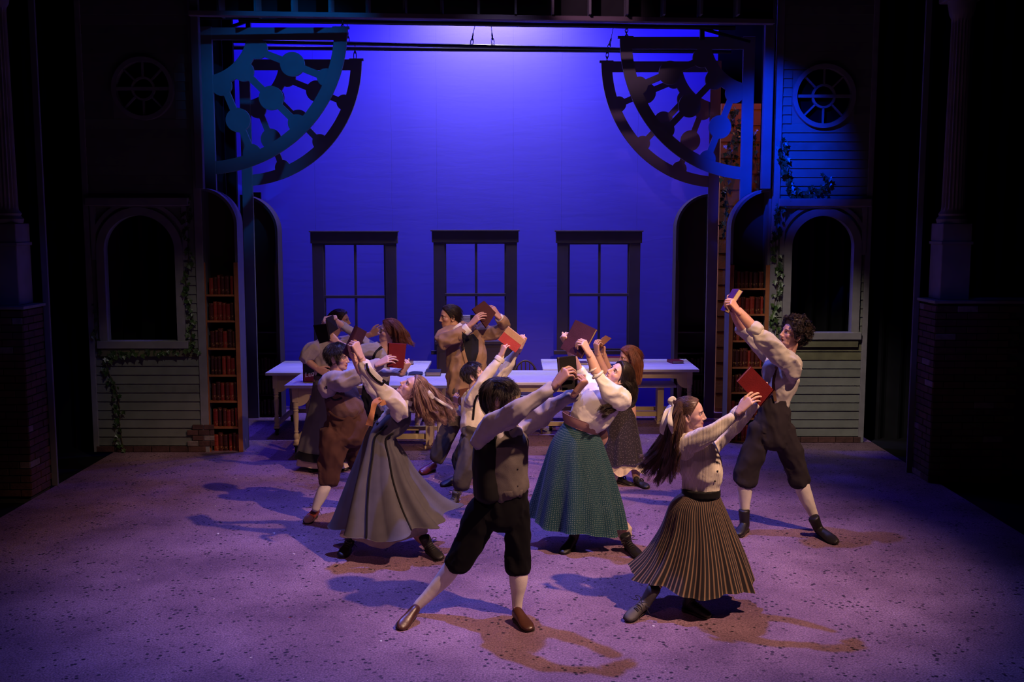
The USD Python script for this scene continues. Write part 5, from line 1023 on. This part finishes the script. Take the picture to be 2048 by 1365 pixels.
# ---- woman in the teal skirt
p = Person('person in white blouse and teal sprigged skirt leaning back smiling with a purple book', 7.95, (1200, 1105), 'skin_pale', .96)
p.head((1236, 751), (-.60, .62, .48), (.72, .69, 0), female=True, mouth=.45, brow='hair_dark', dy=-.05)
p.flesh([(1214, 796, 20, -.02), (1222, 780, 13, -.03), (1232, 762, 13, -.05)])
g = lambda *a: [W(x, y, 7.91 + d) for x, y, d in a]
p.cap('hair_dark', style='long', thick=.016, rough=.004, nape=-.08); p.comb('hair_dark', 2200, .11, (0, -.7, -.2), .004, 4, .0017, .1, crown=(0, .09, .08))
p.flow('hair_dark', [g((1250, 742, 0), (1266, 760, 0), (1268, 782, 0), (1254, 800, .02)), g((1246, 760, -.06), (1262, 775, -.06), (1262, 795, -.04), (1244, 812, 0)), g((1255, 750, .05), (1270, 770, .05), (1266, 795, .05), (1248, 815, .05))], 1900, .0017, .009, 14, .006)
p.flow('hair_dark', [g((1236, 806, -.02), (1224, 812, -.12), (1210, 815, -.19), (1199, 822, -.19)), g((1238, 812, -.02), (1226, 822, -.12), (1214, 828, -.18), (1205, 836, -.18))], 500, .0017, .006, 15, .004, name='ponytail_tip')
p.t.part('teeth', rod(np.array([p.loc((x, .0815 - 14 * x * x, -.0655 + 10 * x * x)) for x in np.linspace(-.013, .013, 9)]), .0030, 6), 'ribbon_white', True)
p.wear('blouse', 'shirt_white', [[(1218, 782, 20), (1208, 794, 38), (1194, 812, 44), (1181, 829, 42), (1169, 845, 35)],
    [(1246, 815, 17, -.1), (1240, 800, 24, -.13), (1222, 784, 20, -.17), (1205, 762, 15, -.2), (1194, 746, 13, -.2), (1187, 737, 11, -.2)], [(1190, 790, 20, .1), (1172, 766, 16, .13), (1156, 742, 11, .13)]], seed=31, wr=.009)
p.piece('sleeve_band', 'shirt_white', [[(1197, 752, 14, -.2), (1194, 748, 14, -.2)], [(1188, 740, 12.2, -.2), (1186, 737, 12, -.2)]], dr=.9, r0=False, r1=False)
p.band('collar', 'lace', [(1214, 784, -.1, 3), (1226, 788, -.12, 5), (1240, 786, -.06, 5), (1256, 790, .02, 5)], 5, 0, hug=False)
p.flesh([(1192, 744, 11, -.2), (1184, 722, 9.5, -.2), (1177, 704, 7.5, -.2)]); p.flesh([(1158, 744, 10, .13), (1146, 716, 8.5, .06), (1137, 692, 7, -.04)])
m, uv, R = skirt([(1124, 823, 1204, 851), (1125, 834, 1203, 860), (1128, 845, 1198, 869)], 7.95, .80, 5, .02, 31, 120, 0); p.t.part('sash', m, 'sash_mauve', True)
m, uv, R = skirt([(1131, 840, 1196, 864), (1103, 884, 1207, 890), (1085, 940, 1228, 955), (1070, 995, 1243, 1010), (1059, 1036, 1252, 1056)], 7.95, .72, 8, .11, 32, 240, .012, pw=.85, droop=.02); p.t.part('skirt', m, 'teal_print', True, uv)
p.band('sash_tail', 'sash_mauve', [(1198, 856, .0, 4), (1206, 866, .02, 9), (1205, 880, .02, 10), (1202, 895, .02, 3)], 8, 0, hug=False, wav=.01)
p.flesh([(1155, 855, 20, .02), (1150, 960, 17, .02), (1150, 1030, 12), (1149, 1070, 9)]); p.flesh([(1172, 858, 20, .02), (1208, 980, 16, .02), (1244, 1050, 12), (1253, 1082, 8.5)])
p.wear('frill_sock', 'lace', [[(1242, 1056, 11), (1247, 1064, 14), (1251, 1074, 11)]], .02, 3, .012, 30, seed=33, under=False)
p.wear('petticoat_edge', 'lace', [[(1148, 1040, 14), (1149, 1056, 13)]], .02, 3, .006, 30, seed=34, under=False)
p.foot((1146, 1090, .0), (1136, 1099, 0), (1149, 1070), 'leather_black', .07, (1150, 1050), name='boot'); p.foot((1254, 1094, .0), (1282, 1118, 0), (1254, 1084), 'leather_black', .03, (1248, 1066), laces=True, name='boot')
p.hand(1177, 705, 118, .8, -1, (58, 50, 25), dy=-.22, tilt=1.0); p.hand(1137, 693, 118, .7, 1, (78, 48, 25), dy=-.06, tilt=-1.0); p.done()
book('large purple book raised by the person in the teal skirt', [(1151, 640), (1192, 659), (1161, 717), (1121, 697)], 7.76, (.10, 0, 0, .10), .03, 'book_purple', spine_edge=3)

# ---- curly-haired man
p = Person('person with dark curly hair and oat shirt, mouth open, raising a violet book', 8.3, (1560, 1075), 'skin_ruddy')
p.head((1585, 669), (-.92, .27, .28), (.27, .95, 0), mouth=1.0, dy=-.04)
p.flesh([(1573, 722, 18, -.02), (1577, 704, 14, -.03), (1584, 684, 14, -.04)])
p.cap('hair_dark', thick=.030, rough=.018, scale=46, front=.004, nape=-.09)
rg = np.random.RandomState(5); P_ = p.hs[0]; rad, mk = p.caphair; sel = np.where(mk > .7)[0]; C = []; u = np.linspace(0, 1, 16)
for i in rg.choice(sel, 420):
    o = (O + DIR[i] * (rad[i] - .004)) @ p.hf[0].T + p.hf[1]; out_ = nrm(DIR[i] @ p.hf[0].T); d = nrm(out_ * rg.uniform(.5, 1.2) + rg.normal(0, .45, 3) + V(.12, 0, -.55)); s1 = nrm(np.cross(d, rg.normal(0, 1, 3))); s2 = np.cross(d, s1); R_ = rg.uniform(.006, .012); ph = rg.rand() * 6; L_ = rg.uniform(.02, .045); tw = rg.uniform(7, 13)
    base = o + np.outer(u * L_, d) + R_ * np.minimum(u * 4, 1)[:, None] * (np.outer(np.cos(u * tw + ph), s1) + np.outer(np.sin(u * tw + ph), s2))
    for _ in range(9): C.append(base + rg.normal(0, .0022, 3) + np.outer(u, rg.normal(0, .003, 3)))
p.strands('hair_dark', np.array(C), .0022, .0012)
p.wear('shirt', 'shirt_oat', [[(1574, 708, 16), (1568, 722, 31), (1562, 748, 35), (1558, 775, 29), (1556, 800, 25), (1555, 810, 25)],
    [(1588, 748, 17, -.1), (1582, 728, 22, -.14), (1562, 712, 21, -.18), (1540, 692, 19, -.2), (1519, 670, 17, -.2), (1507, 657, 14, -.2)], [(1552, 732, 18, .1), (1522, 698, 16, .11), (1498, 670, 14, .09), (1485, 658, 12, .06)]], seed=41, wr=.011)
p.piece('sleeve_cuff', 'shirt_oat', [[(1513, 663, 16, -.2), (1504, 654, 15, -.2)], [(1491, 664, 13, .07), (1482, 655, 13, .05)]], dr=.9, wr=.008)
p.flesh([(1512, 663, 12, -.2), (1493, 641, 10.5, -.2), (1476, 621, 8, -.2)]); p.flesh([(1490, 664, 10, .06), (1475, 641, 9, -.02), (1467, 622, 7.5, -.09)])
p.band('suspender', 'suspender', [(1553, 734), (1549, 750), (1547, 775), (1551, 803)], 3)
p.wear('neckerchief', 'shirt_blue', [[(1550, 718, 7, -.06), (1540, 732, 10, -.09), (1535, 748, 9, -.09), (1533, 766, 4, -.08)]], wr=.012, seed=43, under=False, dr=.5)
p.wear('knickers', 'knickers_dark', [[(1554, 798, 25), (1549, 820, 32), (1545, 850, 37), (1542, 880, 38)], [(1523, 858, 27), (1509, 900, 25), (1497, 936, 24), (1489, 964, 22)], [(1562, 862, 28), (1580, 905, 25), (1595, 942, 22), (1599, 966, 21)]], seed=42, wr=.006)
p.wear('sock', 'sock_cream', [[(1490, 952, 16), (1489, 982, 14.5), (1489, 1006, 11), (1490, 1026, 9.5), (1490, 1036, 9)]], seed=5, wr=.002, dr=.95); p.wear('sock', 'sock_cream', [[(1597, 955, 16), (1611, 992, 14.5), (1623, 1020, 11), (1632, 1042, 9)]], seed=6, wr=.002, dr=.95)
p.foot((1493, 1058, .0), (1476, 1072, 0), (1489, 1042), 'leather_black', .045, (1489, 1015), name='boot'); p.foot((1636, 1064, 0), (1675, 1089, 0), (1634, 1052), 'leather_black', .03, (1624, 1025), name='boot')
p.hand(1476, 621, 128, .8, -1, (58, 62, 30), dy=-.22, tilt=1.0); p.hand(1467, 622, 112, .3, 1, (40, 60, 35), dy=-.10, tilt=-.6); p.done()
book('violet book with orange page edges held high by the curly-haired man', [(1465, 578), (1478, 578), (1449, 623), (1441, 620)], 8.10, (.12, 0, 0, .12), .04, 'book_violet', spine_edge=3)

# ---- boy in brown vest and breeches
p = Person('person with short dark hair and brown vest reaching out with an upright red book', 8.7, (690, 1040), 'skin_pale', .95)
p.head((676, 716), (.96, -.02, .25), (0, 1, 0), brow='hair_dark', dy=-.02, female=True)
p.flesh([(672, 768, 17, -.02), (673, 748, 13.5, -.02), (674, 730, 13, -.02)])
g = lambda *a: [W(x, y, 8.68 + d) for x, y, d in a]
p.cap('hair_dark', thick=.020, rough=.004, front=.012, nape=-.095); p.comb('hair_dark', 2400, .048, (0, .1, -.25), .002, 5, .0018, .10, fringe=.12)
p.wear('shirt', 'shirt_mauve', [[(671, 752, 17), (674, 766, 27), (681, 795, 28), (690, 828, 29)], [(655, 785, 15, -.12), (660, 768, 20, -.15), (684, 762, 19, -.2), (712, 752, 16, -.24), (738, 740, 13, -.24), (758, 729, 9.5, -.22)], [(690, 768, 16, .12), (722, 755, 13, .1), (765, 747, 10, .0), (803, 746, 8, -.16)]], seed=51, wr=.009)
p.wear('vest', 'vest_brown', [[(672, 772, 22), (681, 784, 33), (686, 802, 36), (693, 824, 37), (697, 836, 30)]], seed=52, wr=.004, under=False, dr=1.0); p.band('vest_hem', 'knickers_brown', [(654, 818), (668, 832), (688, 839), (708, 836), (722, 822)], 2, .01); p.band('armhole', 'vest_navy', [(652, 772), (656, 788), (668, 800), (684, 796)], 1.5, .012)
p.wear('knickers', 'knickers_brown', [[(692, 822, 37), (693, 845, 43), (691, 872, 46)], [(674, 868, 35, -.04), (665, 908, 28, -.08), (658, 945, 23, -.1), (655, 964, 19, -.1)], [(708, 868, 34, .04), (718, 915, 27, .14), (730, 955, 22, .2)]], seed=53, wr=.008)
p.wear('sock', 'sock_cream', [[(655, 960, 11, -.1), (646, 984, 12, -.1), (635, 1008, 9, -.1), (631, 1020, 8, -.1)]], seed=5, wr=.002, dr=.95); p.wear('sock', 'sock_cream', [[(730, 950, 14, .2), (741, 985, 11, .24), (748, 1004, 8, .24)]], seed=6, wr=.002, dr=.95)
p.foot((631, 1030, 0), (611, 1047, 0), (632, 1020), 'leather_red', laces=True, toe_mat='leather_tan'); p.foot((749, 1014, 0), (776, 1022, 0), (749, 1006), 'leather_red')
p.hand(758, 728, 28, .9, 1, (24, 26, 15), dy=-.27, tilt=-1.0); p.hand(806, 744, 58, .55, -1, (84, 42, 22), dy=-.20, tilt=1.0); p.done()
book('upright red book held in both hands by the brown-vested youth', [(777, 687), (812, 689), (807, 738), (774, 735)], 8.46, (0, 0, 0, 0), .03, 'book_red', spine_edge=3)

# ---- woman at the back left in the long grey skirt
p = Person('person in pearl blouse and long grey skirt with one hand on the hip', 10.5, (655, 940), 'skin', .97)
p.head((681, 643), (.95, .08, .15), (0, 1, 0), female=True, brow='hair_dark'); p.flesh([(655, 690, 12), (664, 674, 9.5), (676, 655, 9.5)])
p.cap('hair_dark', style='long', thick=.016, rough=.006, nape=-.09, front=.004); p.comb('hair_dark', 900, .07, (0, -.8, -.2), .002, 6, .0022, .08, crown=(0, .08, .08))
p.wear('blouse', 'shirt_pearl', [[(656, 680, 12), (652, 692, 24), (648, 715, 22), (646, 746, 17)], [(636, 690, 12, -.06), (626, 700, 15, -.1), (614, 712, 15, -.12), (609, 720, 11, -.12)], [(662, 690, 13, .1), (696, 684, 10, .14), (733, 673, 8, .16)]], seed=61, wr=.010)
p.flesh([(610, 716, 8, -.12), (622, 728, 7, -.12), (636, 739, 6, -.1)]); p.flesh([(728, 674, 7, .16), (742, 669, 5.5, .16)])
p.hand(636, 739, -25, .8, 1, (20, 30, 20), dy=-.12); p.hand(742, 669, 25, 1, 1, (40, 50, 30), dy=.16)
p.piece('belt', 'band_black', [[(647, 738, 18.5), (647, 748, 18.5)]], dr=.85)
m, uv, R = skirt([(629, 744, 664, 746), (621, 800, 684, 802), (607, 858, 698, 862), (594, 912, 706, 918)], 10.5, .75, 7, .06, 61, 160, .01); p.t.part('skirt', m, 'skirt_grey', True)
m, uv, R = skirt([(596, 898, 704, 904), (591, 913, 709, 919)], 10.5, .80, 7, .06, 61, 160, .0); p.t.part('skirt_band', trimesh.Trimesh(m.vertices, m.faces, process=False), 'band_black', True)
m, uv, R = skirt([(600, 890, 700, 894), (593, 927, 707, 931)], 10.5, .73, 7, .05, 62, 160, .0); p.t.part('petticoat', m, 'lace', True)
p.flesh([(640, 760, 14), (640, 860, 11), (640, 925, 8)]); p.flesh([(655, 760, 14), (668, 860, 11), (672, 925, 8)])
p.foot((638, 932, 0), (630, 938, 0), (640, 924), 'leather_black'); p.foot((672, 932, 0), (684, 938, 0), (672, 924), 'leather_black'); p.done()

# ---- person in glasses
p = Person('person with wire spectacles and bobbed auburn hair in a grey check shirt', 9.75, (752, 984), 'skin_pale', .97)
p.head((778, 664), (-.95, .14, .2), (.1, 1, 0), brow='hair_brown'); p.flesh([(766, 706, 14), (770, 690, 11), (777, 675, 11)])
g = lambda *a: [W(x, y, 9.73 + d) for x, y, d in a]
p.cap('hair_auburn', thick=.018, rough=.005, nape=-.09, style='long'); p.comb('hair_auburn', 1500, .08, (0, -.7, -.6), .004, 7, .0022, .15, crown=(0, .06, .09))
p.flow('hair_auburn', [g((790, 645, -.04), (806, 660, -.06), (812, 678, -.06), (819, 688, -.04)), g((795, 648, .02), (812, 664, .02), (818, 680, .02), (823, 688, .0)), g((788, 650, -.08), (798, 666, -.11), (802, 684, -.10), (809, 692, -.08)), g((780, 644, -.05), (790, 655, -.09), (794, 672, -.10), (797, 688, -.09))], 1500, .0022, .008, 16, .007, 1.4)
for e in (-1, 1):
    an = np.linspace(0, 2 * PI, 19)[:-1]; p.t.part('spectacles', rod(np.array([p.loc((e * .032 + .021 * math.cos(u), .090 - .012 * abs(math.cos(u)) ** 2, .002 + .019 * math.sin(u))) for u in an]), .0018, 5, closed=True), 'spectacle_wire', True)
    p.t.part('spectacle_arm', rod(np.array([p.loc((e * .052, .080, .006)), p.loc((e * .068, .04, .006)), p.loc((e * .072, 0, 0))]), .0016, 5), 'spectacle_wire', True)
p.wear('shirt', 'shirt_check', [[(766, 694, 14), (760, 704, 26), (755, 728, 27), (752, 765, 25)], [(752, 712, 12, -.1), (744, 702, 15, -.12), (724, 703, 12, -.16), (704, 703, 10, -.18), (692, 695, 7.5, -.18)], [(742, 697, 13, .1), (718, 674, 12, .1), (696, 659, 11, .05), (680, 650, 9, 0)]], seed=71, wr=.008)
p.band('suspender', 'band_black', [(764, 694), (752, 704), (746, 722), (746, 750)], 2.4)
p.flesh([(694, 697, 7.5, -.18), (681, 689, 6.2, -.18), (671, 681, 5.6, -.17)]); p.flesh([(682, 651, 7.5, 0), (672, 643, 6.2, -.06), (666, 637, 5.6, -.1)])
p.hand(672, 682, 140, 1, 1, (12, 18, 12), dy=-.19, spread=12); p.hand(666, 637, 195, .9, 1, (45, 40, 22), dy=-.12, tilt=.6)
p.wear('trousers', 'vest_navy', [[(752, 755, 26), (752, 790, 27), (752, 815, 26)], [(741, 810, 16), (740, 880, 14), (740, 968, 10)], [(763, 810, 16), (766, 880, 14), (768, 965, 10)]], seed=72, wr=.008)
p.foot((741, 978, 0), (724, 984, 0), (741, 968), 'leather_black'); p.foot((768, 976, 0), (756, 986, 0), (768, 966), 'leather_black'); p.done()
t = Thing('book', 'open black book in front of the face of the person in the grey skirt', 'book', W(655, 665, 9.5))
for nm, q, ds in (('front_board', [(626, 651), (652, 648), (660, 682), (639, 688)], (.12, 0, 0, .12)), ('back_board', [(651, 637), (666, 630), (677, 658), (658, 670)], (0, .14, .14, 0))):
    Q = [W(a[0], a[1], 9.48 + d) for a, d in zip(q, ds)]; t.part(nm, m3m([x + V(0, d, 0) for x in Q for d in (0, .005)]), 'book_black'); cc = sum(Q) / 4
    t.part('page_block', m3m([x + (cc - x) * .05 + V(0, d, 0) for x in Q for d in (.005, .025)]), 'page_edge')
t.part('spine', m3m([W(x, y, 9.48 + d) for x, y in ((651, 640), (654, 640), (661, 678), (658, 680)) for d in (-.004, .02)]), 'book_black')

# ---- man in the tan jacket
p = Person('person in tan jacket with white cuffs looking back over one shoulder, holding a maroon book', 10.4, (900, 945), 'skin_ruddy', 1.0)
p.head((899, 634), (-.92, -.06, .34), (0, 1, 0), brow='hair_dark'); p.flesh([(920, 672, 15), (912, 660, 11), (903, 645, 11)])
p.cap('hair_dark', thick=.012, rough=.003, front=-.004, nape=-.08); p.comb('hair_dark', 1300, .06, (0, -.6, -.2), .002, 8, .002, .12, crown=(0, .08, .08))
p.wear('jacket', 'jacket_tan', [[(924, 656, 17), (928, 668, 36), (931, 700, 39), (933, 740, 39), (935, 786, 41)], [(908, 666, 17, -.08), (890, 674, 18, -.16), (883, 684, 16, -.24)], [(883, 684, 16, -.24), (904, 676, 14, -.3), (929, 662, 12, -.3)], [(960, 664, 17, .0), (985, 666, 15, .0), (1007, 653, 13, -.08)], [(1007, 653, 13, -.08), (1005, 643, 11.5, -.14), (999, 637, 10, -.17)]], seed=81, wr=.009, dr=.72)
p.patch('vest', 'vest_navy', [(922, 662), (934, 672), (947, 668), (957, 680), (957, 705), (950, 728), (941, 742), (932, 720), (925, 700)], .010, label='dark waistcoat showing in the jacket opening')
p.band('lapel', 'jacket_tan', [(943, 655), (955, 668), (961, 690), (958, 715), (948, 742)], 4.5, .014); p.band('lapel', 'jacket_tan', [(920, 672), (925, 695), (932, 722), (940, 745)], 3, .014)
p.band('shirt_collar', 'shirt_white', [(897, 661, -.10, 3), (907, 661, -.15, 5), (917, 655, -.15, 6), (923, 648, -.10, 4)], 5, 0, hug=False)
p.piece('shirt_cuff', 'shirt_white', [[(927, 664, 11.5, -.3), (938, 655, 11, -.3)], [(1000, 639, 10, -.165), (996, 633, 9.5, -.18)]], dr=.9, r0=False, r1=False); p.dots('cuff_link', 'button_dark', [(937, 662)], .012)
p.flesh([(934, 658, 7, -.3), (943, 648, 6, -.3)]); p.flesh([(998, 637, 7, -.17), (995, 630, 6, -.19)])
p.hand(943, 648, 46, .9, 1, (24, 24, 12), dy=-.32, tilt=-1.0); p.hand(996, 632, 128, .9, -1, (42, 40, 20), dy=-.22, tilt=1.0)
p.wear('trousers', 'trousers_dark', [[(935, 782, 37), (934, 805, 35), (932, 825, 34)], [(916, 815, 23), (902, 852, 20, -.1), (886, 890, 18, -.2), (872, 920, 15, -.26)], [(948, 815, 20), (952, 870, 18, .05), (953, 928, 14, .05)]], seed=83, wr=.009)
p.foot((868, 938, 0), (842, 948, 0), (870, 926), 'leather_red', size=1.05); p.foot((953, 938, 0), (946, 946, 0), (953, 928), 'leather_red'); p.done()
book('maroon book held up on edge by the man in the tan jacket', [(944, 619), (968, 602), (992, 626), (972, 657)], 10.14, (0, 0, 0, 0), .03, 'book_maroon', spine_edge=3)

# ---- boy with the coral book
p = Person('young person with dark hair in cream shirt stretching up a coral and tan book', 9.3, (930, 1008), 'skin_pale', .86)
p.head((948, 750), (.9, .36, .14), (-.36, .9, 0), child=True, brow='hair_dark', size=1.04); p.flesh([(948, 796, 14), (948, 780, 10.5), (948, 764, 10.5)])
g = lambda *a: [W(x, y, 9.28 + d) for x, y, d in a]
p.cap('hair_dark', thick=.020, rough=.004, front=.010, nape=-.09); p.comb('hair_dark', 1700, .045, (0, .1, -.25), .002, 9, .002, .12, fringe=.12)
p.wear('shirt', 'shirt_cream', [[(950, 784, 15), (949, 797, 25), (948, 825, 26), (948, 862, 25)], [(941, 805, 12, -.1), (946, 790, 14, -.13), (960, 773, 14, -.16), (980, 746, 12, -.18), (1001, 716, 9, -.16)], [(968, 790, 14, .1), (998, 752, 13, .1), (1024, 716, 11, .05), (1038, 698, 8, .0)]], seed=91, wr=.008)
p.piece('cuff', 'shirt_cream', [[(996, 724, 11, -.17), (1002, 715, 10.5, -.16)]], dr=.9, r0=False, r1=False)
p.flesh([(1000, 718, 7, -.16), (1003, 708, 6, -.16)]); p.flesh([(1036, 702, 6.5, .0), (1042, 692, 5.5, -.05)])
p.hand(1003, 709, 72, .9, 1, (34, 34, 16), dy=-.18, tilt=-1.0); p.hand(1043, 692, 68, .6, -1, (76, 42, 20), dy=-.12, tilt=1.0)
p.band('suspender', 'band_black', [(955, 790), (949, 808), (946, 840)], 2.2)
p.wear('knickers', 'knickers_grey', [[(948, 856, 27), (946, 888, 29)], [(941, 885, 22, -.05), (931, 925, 19, -.1), (925, 955, 17, -.12), (922, 970, 14, -.12)], [(962, 885, 20, .03), (978, 940, 16, .12), (984, 965, 12, .14)]], seed=92, wr=.010)
p.wear('sock', 'sock_cream', [[(922, 964, 9, -.12), (916, 982, 9, -.12), (911, 996, 7.5, -.12)]], seed=5, wr=.002, dr=.95); p.wear('sock', 'sock_cream', [[(984, 960, 10, .14), (990, 985, 8, .16), (992, 998, 7, .16)]], seed=6, wr=.002, dr=.95)
p.foot((914, 1002, 0), (896, 1015, 0), (911, 996), 'boot_grey', .05, (916, 980), laces=True, name='boot'); p.foot((992, 1004, 0), (1004, 1012, 0), (992, 997), 'boot_grey', .05, (988, 980), name='boot'); p.done()
book('coral book with tan spine cloth stretched up by the boy in the cream shirt', [(1016, 654), (1050, 681), (1031, 706), (996, 680)], 9.12, (0, 0, 0, 0), .028, 'book_coral', mt2='book_tan', split=.40, spine_edge=0)

# ---- child mostly hidden behind the front man
p = Person('young person in blue shirt and dark knee breeches mostly hidden behind the grey-vested man', 9.95, (940, 965), 'skin', .84)
p.head((985, 778), (-.95, .0, .2), (0, 1, 0), child=True); p.flesh([(982, 822, 13), (983, 808, 10), (984, 794, 10)]); p.cap('hair_dark', thick=.018, nape=-.085); p.comb('hair_dark', 600, .07, (0, 0, -.4), .004, 10, .0022, .15)
p.wear('shirt', 'shirt_blue', [[(980, 812, 14), (975, 824, 24), (968, 850, 24), (962, 872, 22)], [(970, 822, 13, -.1), (948, 830, 12, -.15), (928, 824, 10, -.18), (914, 815, 7.5, -.18)], [(965, 825, 12, .1), (950, 820, 10, .08), (938, 812, 7.5, .0)]], seed=101, wr=.008)
p.flesh([(918, 818, 6, -.18), (912, 809, 5.5, -.18)]); p.flesh([(941, 814, 6, 0), (936, 806, 5.5, -.03)])
p.hand(912, 810, 92, .9, 1, (45, 45, 20), dy=-.2, tilt=-1.0); p.hand(936, 808, 100, .7, -1, (60, 45, 20), dy=-.06, tilt=1.0)
p.wear('knickers', 'knickers_navy', [[(962, 866, 25), (955, 890, 25)], [(945, 882, 20), (928, 905, 19, -.05), (919, 930, 16, -.08), (917, 940, 13, -.08)], [(966, 885, 17), (970, 925, 14, .05), (972, 942, 11, .05)]], seed=102, wr=.010)
p.wear('sock', 'sock_cream', [[(917, 933, 9, -.08), (915, 948, 7.5, -.08), (914, 958, 6.5, -.08)]], wr=.002, dr=.95); p.wear('sock', 'sock_cream', [[(972, 936, 8, .05), (973, 956, 6.5, .05)]], wr=.002, dr=.95)
p.foot((914, 965, 0), (893, 970, 0), (914, 958), 'leather_black'); p.foot((973, 962, 0), (985, 968, 0), (973, 956), 'leather_black'); p.done()
book('small dark brown book held upright by the child hidden behind the front man', [(919, 780), (937, 777), (933, 816), (922, 819)], 9.74, (0, .06, .06, 0), .03, 'book_brown', spine_edge=1)

# ---- girl in the floral dress
p = Person('person in dark floral dress and strap shoes raising a thick brown book', 9.9, (1260, 968), 'skin', .90)
p.head((1257, 716), (-.95, -.06, .22), (0, 1, 0), female=True, child=True, brow='hair_brown', size=1.03); p.flesh([(1254, 764, 13), (1255, 748, 10), (1256, 732, 10)])
g = lambda *a: [W(x, y, 9.88 + d) for x, y, d in a]
p.cap('hair_auburn', style='long', thick=.016, rough=.004, nape=-.09, front=.006); p.comb('hair_auburn', 1500, .10, (0, -.8, -.5), .003, 11, .0021, .08, crown=(0, .085, .075))
p.flow('hair_auburn', [g((1268, 700, -.05), (1279, 722, -.07), (1278, 748, -.07), (1273, 768, -.06)), g((1274, 704, .03), (1284, 725, .04), (1282, 750, .04), (1277, 768, .03)), g((1260, 706, -.09), (1267, 732, -.12), (1265, 755, -.11), (1268, 770, -.08))], 1500, .0021, .008, 18, .005)
p.wear('bodice', 'vest_navy', [[(1254, 752, 12), (1253, 764, 23), (1251, 790, 23), (1248, 814, 20)], [(1240, 772, 11, -.1), (1228, 775, 10, -.12)], [(1262, 770, 11, .08), (1245, 772, 10, .08)]], seed=111, wr=.006)
p.band('collar', 'ribbon_white', [(1243, 755, -.1, 2), (1253, 760, -.13, 4), (1264, 757, -.08, 2)], 4, 0, hug=False)
p.flesh([(1232, 776, 9.5, -.11), (1212, 748, 8.5, -.16), (1200, 722, 7.5, -.18), (1194, 704, 6, -.18)]); p.flesh([(1246, 774, 9, .06), (1226, 752, 8, .0), (1213, 728, 7, -.06), (1207, 708, 5.6, -.1)])
p.hand(1194, 705, 96, .8, 1, (45, 50, 25), dy=-.2, tilt=-1.0); p.hand(1207, 709, 92, -.4, -1, (50, 50, 25), dy=-.1, tilt=1.0)
m, uv, R = skirt([(1228, 808, 1268, 812), (1216, 850, 1275, 852), (1205, 900, 1284, 896), (1200, 928, 1288, 922)], 9.9, .78, 9, .08, 112, 180, .01); p.t.part('skirt', m, 'floral_print', True, uv)
m, uv, R = skirt([(1210, 915, 1280, 912), (1204, 944, 1287, 938)], 9.9, .72, 14, .07, 113, 200, .03); p.t.part('lace_petticoat', m, 'lace', True)
p.flesh([(1240, 815, 14), (1238, 890, 10), (1236, 940, 8), (1236, 957, 6)]); p.flesh([(1258, 815, 14), (1264, 890, 10), (1271, 945, 8), (1273, 962, 6)])
p.wear('sock', 'sock_cream', [[(1236, 936, 8.5), (1236, 959, 6.5)]], wr=.002, under=False); p.wear('sock', 'sock_cream', [[(1271, 940, 8.5), (1273, 964, 6.5)]], wr=.002, under=False)
p.foot((1232, 962, 0), (1243, 966, 0), (1236, 955), 'leather_black', strap=True); p.foot((1272, 966, 0), (1289, 974, 0), (1273, 960), 'leather_black', strap=True); p.done()
book('thick brown book raised end-on by the person in the floral dress', [(1196, 685), (1211, 671), (1223, 677), (1204, 694)], 9.70, (0, .08, .08, 0), .045, 'book_brown', spine_edge=3)
